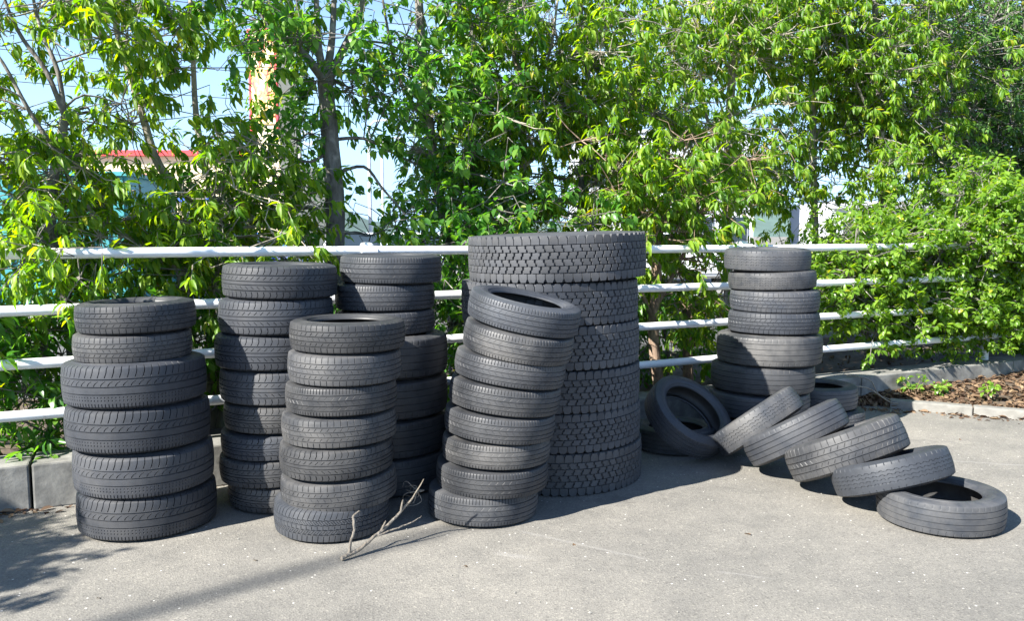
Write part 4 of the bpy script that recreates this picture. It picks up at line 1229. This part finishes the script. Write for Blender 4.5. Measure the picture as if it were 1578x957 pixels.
tube_thing('dry_branch', 'dry broken branch with side twigs lying in front of stacks', 'branch', [
    ([(-0.745, 3.425, 0.014), (-0.68, 3.48, 0.03), (-0.62, 3.53, 0.07), (-0.555, 3.585, 0.115), (-0.50, 3.64, 0.165), (-0.455, 3.63, 0.22), (-0.40, 3.60, 0.315)], [0.0095, 0.0085, 0.0078, 0.0066, 0.0056, 0.0042, 0.0018]),
    ([(-0.715, 3.45, 0.02), (-0.712, 3.47, 0.07), (-0.700, 3.49, 0.12), (-0.708, 3.515, 0.165), (-0.70, 3.52, 0.18)], [0.008, 0.006, 0.006, 0.006, 0.003]),
    ([(-0.59, 3.555, 0.09), (-0.575, 3.555, 0.125), (-0.57, 3.55, 0.135)], [0.006, 0.004, 0.002]),
    ([(-0.51, 3.63, 0.155), (-0.505, 3.63, 0.195), (-0.50, 3.62, 0.21)], [0.006, 0.004, 0.002]),
    ([(-0.62, 3.53, 0.07), (-0.55, 3.57, 0.085), (-0.47, 3.62, 0.10), (-0.42, 3.66, 0.12)], [0.005, 0.004, 0.003, 0.001]),
    ([(-0.70, 3.52, 0.178), (-0.685, 3.525, 0.19), (-0.675, 3.53, 0.188)], [0.004, 0.003, 0.001])],
    M_DRY, ['stem', 'side_twig', 'side_twig', 'side_twig', 'side_twig', 'side_twig'])

rt = []
for i in range(11):
    a = rng.uniform(0, 6.28); c0 = np.array((-0.475, 3.985, 0.135))
    e = c0 + np.array((-0.07*rng.uniform(0.3, 1.2), 0.03*math.cos(a), 0.055*math.sin(a) - 0.03))
    rt.append(([tuple(c0 + np.array((0.03, -0.004, 0.005))), tuple(c0), tuple((c0 + e)/2 + rng.normal(0, 0.02, 3)), tuple(e)], [0.004, 0.003, 0.0016, 0.0006]))
tube_thing('root_tuft', 'wispy dry root tuft beside the crooked stack', 'roots', rt, M_DRY, ['root']*11)

# leaf litter on the bank (too many to count) and single dry leaves on the open ground
nl = 5200
iu = rng.uniform(0, BANK.shape[0]-1.01, nl); jv = rng.uniform(0, BANK.shape[1]-1.01, nl)
i0, j0 = iu.astype(int), jv.astype(int); fu, fv = (iu-i0)[:, None], (jv-j0)[:, None]
lp = (BANK[i0, j0]*(1-fu)*(1-fv) + BANK[i0+1, j0]*fu*(1-fv) + BANK[i0, j0+1]*(1-fu)*fv + BANK[i0+1, j0+1]*fu*fv)
lp[:, 2] += rng.uniform(0.004, 0.028, nl)
n2 = 260                                                 # spilt over the kerb and along the wall foot
q2 = np.stack([rng.uniform(2.45, 4.6, n2), np.zeros(n2), np.full(n2, 0.008)], 1)
q2[:, 1] = 6.60 - (q2[:, 0]-3.12)*0.48 - np.abs(rng.normal(0, 0.10, n2)) - np.where(q2[:, 0] < 3.1, 0.12, 0.02)
n3 = 110
q3s = np.concatenate([rng.uniform(-0.4, 0.35, 60), rng.uniform(0.3, 4.6, 50)])
q3 = np.array([fp(s_, -0.20 - abs(rng.normal(0, 0.045)), 0.010) for s_ in q3s])
n4 = 300
q4 = np.array([fp(rng.uniform(-1, 8), rng.uniform(0.15, 1.2), 0.17) for _ in range(n4)])
lp = np.concatenate([lp, q2, q3, q4]); nl = len(lp)
az = rng.uniform(0, 6.28, nl)
ld = np.stack([np.cos(az), np.sin(az), rng.normal(0, 0.22, nl)], 1)
lu = np.stack([rng.normal(0, 0.35, nl), rng.normal(0, 0.35, nl), np.ones(nl)], 1)
LL = rng.uniform(0.045, 0.095, nl)
litter = mobj('leaf_litter', leaves_mesh('leaf_litter', lp, ld, lu, LL, LL*rng.uniform(0.3, 0.5, nl), rng.choice(4, nl), M_LITTER))
tag(litter, 'brown dry leaf litter heaped along the kerb wall at right', 'leaf litter', kind='stuff')
dry_single = leaf_single_meshes(M_LITTER)
for label, x, y in (('single brown dry leaf on the open asphalt before the front stack', -1.12, 3.42), ('tiny curled dry leaf on the left asphalt', -1.62, 3.05),
                    ('pale dry leaf near the dry branch', -0.21, 3.36), ('small reddish dry leaf in the right foreground', 1.13, 3.72),
                    ('yellowed dry leaf on the asphalt right of the toppled row', 3.12, 5.55), ('dry leaf lying before the crooked stack', 0.28, 3.62)):
    o = mobj('dry_leaf', dry_single[int(rng.integers(3))])
    a = rng.uniform(0, 6.28)
    o.matrix_world = frames(np.array((x, y, 0.008)), np.array((math.cos(a), math.sin(a), 0.08)), np.array((0.15, 0.1, 1.0)), 0.05, 0.02)
    o['single'] = 1.0
    tag(o, label, 'dry leaf', 'single dry leaves on the asphalt')

peb = []
for i in range(90):
    x, y = rng.uniform(-2.2, 3.4), rng.uniform(2.5, 5.0)
    peb.append((x, y, rng.uniform(0.003, 0.008)))
b = MB()
for (x, y, r_) in peb:
    k = len(b.v); pts = [(0, 0, 1), (1, 0, 0.3), (0, 1, 0.35), (-1, 0, 0.3), (0, -1, 0.25), (0, 0, -0.3)]
    b.v += [(x + p[0]*r_*rng.uniform(0.7, 1.3), y + p[1]*r_*rng.uniform(0.7, 1.3), max(0, p[2])*r_) for p in pts]
    b.f += [[k, k+1, k+2], [k, k+2, k+3], [k, k+3, k+4], [k, k+4, k+1]]
tag(b.build('grit', M_KERB2), 'loose pale grit scattered over the yard asphalt', 'grit', kind='stuff')


def weed(label, x, y, z, h, n):
    root = empty('weed', (x, y, z)); tag(root, label, 'weed', 'weeds along the kerb wall')
    lines = []; SP = []; SA = []
    for i in range(n):
        a = rng.uniform(0, 6.28); t_ = np.array((math.cos(a)*h*0.55, math.sin(a)*h*0.55, h*rng.uniform(0.6, 1.1)))
        lines.append(([(0, 0, -0.02), tuple(t_*0.5 + np.array((0, 0, h*0.12))), tuple(t_)], [0.004, 0.003, 0.0015]))
        SP += [t_*0.55, t_]; SA += [t_/np.linalg.norm(t_)]*2
    mobj('stem', tubes_mesh('stem', lines, M_BARK_B, 5), root)
    pos, dr, upv, L, W, var = sprigs(np.array(SP)-np.array(SA)*0.03, np.array(SA), 7, 0.05, 0.028, 1.0, 0.05, 0.05)
    mobj('foliage', leaves_mesh('foliage', pos, dr, upv, L, W, var, M_LEAF_C), root)


weed('bright green weed at the foot of the kerb wall by the litter', 3.42, 6.80, 0.03, 0.19, 6)
weed('small weed just right of the kerb wall weed', 3.62, 6.78, 0.05, 0.11, 4)
weed('low weed in the leaf litter near the right edge', 3.95, 6.62, 0.08, 0.10, 4)
weed('tiny weed at the far right of the litter bank', 4.35, 6.55, 0.09, 0.09, 4)
for lab, pts in (('long dry vine stem trailing along the kerb wall', [(2.62, 6.38, 0.22), (2.85, 6.42, 0.20), (3.1, 6.50, 0.06), (3.35, 6.62, 0.05), (3.6, 6.55, 0.06)]),
                 ('thin dry vine stem hanging over the kerb top', [(2.75, 6.62, 0.27), (2.9, 6.50, 0.25), (3.0, 6.52, 0.12), (3.2, 6.60, 0.05)])):
    tube_thing('vine_stem', lab, 'vine', [(pts, [0.005, 0.005, 0.004, 0.002])], M_DRY, ['stem'])

# ------------------------------------------------------------------ beyond the trees
M_TEAL = plain('teal_sheet_metal', (0.035, 0.22, 0.24), 0.5, 0.12, 1.5)
M_CREAM = plain('cream_render', (0.72, 0.62, 0.42), 0.8, 0.06, 0.8)
M_WHITE = plain('white_render', (0.44, 0.46, 0.49), 0.75, 0.05, 0.8)
M_RED = plain('red_paint', (0.62, 0.04, 0.05), 0.5, 0.08, 2)
M_BLUE = plain('blue_paint', (0.03, 0.10, 0.5), 0.5, 0.08, 2)
M_DGLASS = plain('dark_window_glass', (0.02, 0.03, 0.04), 0.08, 0.1, 2)
M_GREYP = plain('pale_grey_panel', (0.30, 0.315, 0.33), 0.7, 0.12, 3)
M_STEEL = plain('galvanised_steel', (0.55, 0.57, 0.6), 0.45, 0.08, 6)
M_TYREB = plain('car_tyre_black', (0.03, 0.03, 0.03), 0.8, 0.1, 6)
M_CABLE = plain('black_cable', (0.02, 0.02, 0.02), 0.7, 0.1, 6)

# low panel wall behind the planting bed
lw = empty('panel_wall', fp(3, 2.75)); tag(lw, 'low pale grey panel wall behind the tree trunks', 'wall')
lo = Vector(fp(3, 2.75))
for i in range(14):
    b = MB(); c = Vector(fp(-6.5 + i*1.5, 2.75, 0.36)) - lo
    b.box(tuple(c), (1.485, 0.09, 0.72), FANG); mobj('panel', b.mesh('panel', M_GREYP, bevel=0.008), lw)

# teal shed
sh_ = empty('teal_shed', (-10.4, 15.5, 0)); tag(sh_, 'teal sheet-metal shed behind the leftmost tree', 'shed')
sh_.rotation_euler = (0, 0, R(6))
b = MB(); b.box((0, 1.5, 1.28), (6.0, 3.0, 2.56)); b.build('wall', M_TEAL, sh_)
for i in range(20):
    b = MB(); b.box((-2.85 + i*0.30, -0.02, 1.28), (0.14, 0.05, 2.5)); b.build('rib', M_TEAL, sh_)
b = MB(); b.box((0, 1.5, 2.60), (6.2, 3.2, 0.08)); b.build('roof', M_TEAL, sh_)

# cream shop with red fascia
shp = empty('cream_shop', (-12.6, 31, 0)); tag(shp, 'cream shop building with red roof edge behind the left trees', 'building')
b = MB(); b.box((0, 4, 2.2), (7.6, 8, 4.4)); b.build('wall', M_CREAM, shp)
b = MB(); b.box((0, -0.06, 4.50), (7.8, 0.4, 0.20)); rf = b.build('red_edge', M_RED, shp)
b = MB(); b.box((0, -0.03, 2.75), (7.4, 0.12, 0.16)); b.build('blue_stripe', M_BLUE, shp)
for i in range(4):
    b = MB(); b.box((-2.7 + i*1.8, -0.04, 1.4), (1.5, 0.14, 1.9)); w_ = b.build('window', M_WHITE, shp)
    b = MB(); b.box((-2.7 + i*1.8, -0.10, 1.4), (1.36, 0.05, 1.76)); b.build('pane', M_DGLASS, w_)
for x, z, w, h, rz in ((-1.75, 3.62, 0.55, 0.16, 0.5), (-1.35, 3.45, 0.16, 0.6, 0.3), (-2.0, 3.45, 0.16, 0.5, -0.3), (-0.9, 3.5, 0.5, 0.14, 0.2)):
    me = MB().box((0, 0, 0), (w, 0.06, h)).mesh('sign_stroke', M_RED)
    o = mobj('sign_stroke', me, shp); o.location = (x, -0.06, z); o.rotation_euler = (0, rz, 0)

# painted sign tower
m, n_, l_, p_ = nodes_of('painted_sign')
tcn = N(n_, 'ShaderNodeTexCoord'); mpn = N(n_, 'ShaderNodeMapping'); mpn.inputs['Scale'].default_value = (1.6, 1, 0.9)
nz_ = N(n_, 'ShaderNodeTexNoise', Scale=1.7, Detail=3.0, Distortion=1.5)
l_.new(tcn.outputs['Object'], mpn.inputs[0]); l_.new(mpn.outputs[0], nz_.inputs['Vector'])
rp = ramp(n_, [(0.0, (0.55, 0.09, 0.07)), (0.40, (0.72, 0.36, 0.10)), (0.47, (0.76, 0.60, 0.24)), (0.56, (0.78, 0.70, 0.48))])
rp.color_ramp.interpolation = 'CONSTANT'
l_.new(nz_.outputs['Fac'], rp.inputs['Fac']); l_.new(rp.outputs['Color'], p_.inputs['Base Color'])
tw_ = empty('sign_tower', (-8.35, 29.0, 0)); tag(tw_, 'cream sign tower with red and yellow picture panel', 'sign'); tw_.rotation_euler = (0, 0, R(-24))
b = MB(); b.box((0, 0, 4.2), (1.2, 0.95, 8.4)); b.build('shaft', M_CREAM, tw_)
b = MB(); b.box((0, -0.52, 6.75), (1.0, 0.06, 3.0)); b.build('picture_panel', m, tw_)
for x in (-0.57, 0.57):
    b = MB(); b.box((x, -0.52, 6.6), (0.08, 0.08, 3.5)); b.build('red_border', M_RED, tw_)
b = MB(); b.box((0, -0.02, 8.46), (1.3, 1.05, 0.12)); b.build('red_cap', M_RED, tw_)

# white block on the right
wb = empty('white_block', (7.6, 40, 0)); tag(wb, 'white building glimpsed through the trees right of centre', 'building')
b = MB(); b.box((0, 4, 3.2), (8.5, 8, 6.4)); b.build('wall', M_WHITE, wb)
for r_ in range(2):
    for i in range(5):
        b = MB(); b.box((-3.4 + i*1.7, -0.03, 1.7 + r_*2.8), (1.1, 0.10, 1.3)); w_ = b.build('window', M_GREYP, wb)
        b = MB(); b.box((-3.4 + i*1.7, -0.07, 1.7 + r_*2.8), (1.0, 0.06, 1.2)); b.build('pane', M_DGLASS, w_)
b = MB(); b.box((0, 4, 6.46), (8.7, 8.2, 0.14)); b.build('roof_edge', M_GREYP, wb)
pk = empty('low_white_shop', (18.5, 38, 0)); tag(pk, 'low white shop far behind the hedge', 'building')
b = MB(); b.box((0, 3, 1.5), (7, 6, 3.0)); b.build('wall', M_WHITE, pk)
b = MB(); b.box((0, -0.1, 2.75), (7.1, 0.3, 0.2)); b.build('fascia', M_GREYP, pk)
for i in range(3):
    b = MB(); b.box((-2.2 + i*2.2, -0.03, 1.3), (1.7, 0.1, 1.7)); b.build('pane', M_DGLASS, pk)


def car(label, x, y, rz, paint):
    root = empty('parked_car', (x, y, 0.006), (0, 0, rz)); tag(root, label, 'car', 'cars parked in the lot beyond')
    side = [(-2.0, 0.35), (-2.05, 0.75), (-1.95, 0.98), (-1.15, 1.05), (-0.6, 1.48), (0.9, 1.50), (1.75, 1.05), (2.0, 0.95), (2.05, 0.4), (1.8, 0.25), (-1.8, 0.25)]
    n = len(side); v, f = [], []
    for sy in (-1, 1):
        for (px, pz) in side:
            v.append((px, sy*(0.84 if pz < 1.1 else 0.66), pz))
    f = [list(range(n)), list(range(n, 2*n))[::-1]] + [[i, n+i, n+(i+1) % n, (i+1) % n] for i in range(n)]
    me = bpy.data.meshes.new('body'); me.from_pydata(v, [], f)
    bm = bmesh.new(); bm.from_mesh(me); bmesh.ops.recalc_face_normals(bm, faces=bm.faces)
    bmesh.ops.bevel(bm, geom=bm.edges[:], offset=0.05, segments=2, affect='EDGES'); bm.to_mesh(me); bm.free()
    me.materials.append(paint); me.polygons.foreach_set('use_smooth', [True]*len(me.polygons)); me.set_sharp_from_angle(angle=R(30))
    mobj('body', me, root)
    for sy in (-1, 1):
        b = MB(); y0, y1 = sy*0.815, sy*0.70
        b.v = [(-1.0, y0, 1.08), (1.55, y0, 1.08), (0.85, y1, 1.42), (-0.55, y1, 1.42), (-1.0, y0+sy*0.02, 1.08), (1.55, y0+sy*0.02, 1.08), (0.85, y1+sy*0.02, 1.42), (-0.55, y1+sy*0.02, 1.42)]
        b.f = [[0, 1, 2, 3], [7, 6, 5, 4], [0, 4, 5, 1], [1, 5, 6, 2], [2, 6, 7, 3], [3, 7, 4, 0]]
        b.build('side_window', M_DGLASS, root)
        for wx in (-1.3, 1.3):
            b = MB(); b.tube([(wx, sy*0.70, 0.31), (wx, sy*0.87, 0.31)], 0.31, 20); wo = b.build('wheel', M_TYREB, root, smooth=40)
            b = MB(); b.tube([(wx, sy*0.86, 0.31), (wx, sy*0.885, 0.31)], 0.19, 14); b.build('rim', M_STEEL, wo, smooth=40)
    for sx, mt in ((-1, M_WHITE), (1, M_RED)):
        for sy in (-1, 1):
            b = MB(); b.box((sx*2.02, sy*0.62, 0.82), (0.08, 0.30, 0.14)); b.build('headlight' if sx < 0 else 'tail_light', mt, root)
    b = MB(); b.v = [(-1.12, -0.72, 1.09), (-1.12, 0.72, 1.09), (-0.66, 0.62, 1.44), (-0.66, -0.62, 1.44), (-1.15, -0.72, 1.10), (-1.15, 0.72, 1.10), (-0.69, 0.62, 1.45), (-0.69, -0.62, 1.45)]
    b.f = [[0, 1, 2, 3], [7, 6, 5, 4], [0, 4, 5, 1], [1, 5, 6, 2], [2, 6, 7, 3], [3, 7, 4, 0]]
    b.build('windscreen', M_DGLASS, root)


PW, PB, PS, PD, PR = (plain('white_car_paint', (0.75, 0.76, 0.77), 0.25, 0.02), plain('blue_car_paint', (0.04, 0.13, 0.42), 0.25, 0.05),
                      plain('silver_car_paint', (0.5, 0.52, 0.54), 0.3, 0.03), plain('dark_car_paint', (0.05, 0.05, 0.06), 0.25, 0.1), plain('red_car_paint', (0.45, 0.04, 0.04), 0.25, 0.05))
for lab, x, y, rz, pm in (('white car parked behind the leaning left tree', -9.0, 21.5, 95, PW), ('blue car parked behind the forked tree', -6.6, 22, 88, PB),
                          ('silver car parked left of the dark trunk', -4.2, 22.3, 92, PS), ('white car parked right of the dark trunk', -2.6, 22.6, 90, PW),
                          ('dark car parked behind the round-leaved tree', -0.2, 23, 90, PD), ('white car parked behind the truck tyre stack', 2.3, 23.4, 91, PW),
                          ('silver car parked behind the pruned tree', 4.9, 23.8, 90, PS), ('red car parked far behind the hedge', 12.6, 26, 85, PR)):
    car(lab, x, y, R(rz), pm)


def street_pole(name, label, cat, x, y, h, r_, arm):
    root = empty(name, (x, y, 0)); tag(root, label, cat)
    b = MB(); b.tube([(0, 0, 0), (0, 0, h)], [r_, r_*0.7], 12); b.build('shaft', M_STEEL if arm else M_POLE, root, smooth=40)
    if arm:
        b = MB(); b.tube([(0, 0, h), (0.25, 0, h + 0.25), (0.8, 0, h + 0.32)], r_*0.5, 8); b.build('arm', M_STEEL, root, smooth=40)
        b = MB(); b.box((1.0, 0, h + 0.30), (0.5, 0.2, 0.09)); b.build('lamp_head', M_STEEL, root, bevel=0.02)
    else:
        for z in (h - 0.4, h - 1.1):
            b = MB(); b.box((0, 0, z), (1.9, 0.09, 0.09)); ca = b.build('crossarm', M_STEEL, root)
            for xx in (-0.85, -0.35, 0.35, 0.85):
                b = MB(); b.tube([(xx, 0, z + 0.05), (xx, 0, z + 0.2)], 0.05, 8); b.build('insulator', M_WHITE, ca)
    return root


street_pole('lamp_post', 'lamp post in the sky gap right of the dark trunk', 'lamp post', -6.6, 38, 6.4, 0.10, True)
street_pole('lamp_post', 'second lamp post deeper in the same sky gap', 'lamp post', -7.9, 50, 7.0, 0.11, True)
street_pole('power_pole', 'far utility pole left of the dark trunk', 'utility pole', -14.2, 55, 8.6, 0.17, False)
street_pole('power_pole', 'far utility pole in the upper left sky', 'utility pole', -38, 48, 17, 0.17, False)
street_pole('power_pole', 'far utility pole beyond the hedge', 'utility pole', 30, 60, 15, 0.17, False)
wires = [(16.6, 13.6), (13.2, 10.8), (10.9, 9.0)]
for i, (za, zb) in enumerate(wires):
    pts = []
    for t_ in np.linspace(0, 1, 24):
        pts.append((-38 + 68*t_, 46 + 3*(i % 2) + 12*t_, za + (zb - za)*t_ - 1.6*4*t_*(1-t_)*0.5))
    b = MB(); b.tube(pts, 0.024, 6)
    o = b.build('power_line', M_CABLE)
    tag(o, '%s power line crossing the sky behind the trees' % ('topmost', 'middle', 'lowest')[i], 'power line', 'power lines')

# wooded hills on the skyline
def hills():
    v, f = [], []; n = 120
    for i in range(n):
        a = -1.2 + 2.4*i/(n-1)
        h = 22 + 13*math.sin(i*0.19) + 7*math.sin(i*0.53 + 1) + 2.5*math.sin(i*1.7)
        for (rr, hh) in ((820, 0), (870, h*0.55), (940, h), (1040, h*0.4)):
            v.append((rr*math.sin(a), rr*math.cos(a), hh))
    for i in range(n-1):
        for j in range(3): f.append([i*4+j, (i+1)*4+j, (i+1)*4+j+1, i*4+j+1])
    o = mobj('hills', mesh_np('hills', v, [np.array(f)], plain('wooded_hill', (0.06, 0.10, 0.09), 0.95, 0.3, 0.03)))
    tag(o, kind='structure')
hills()
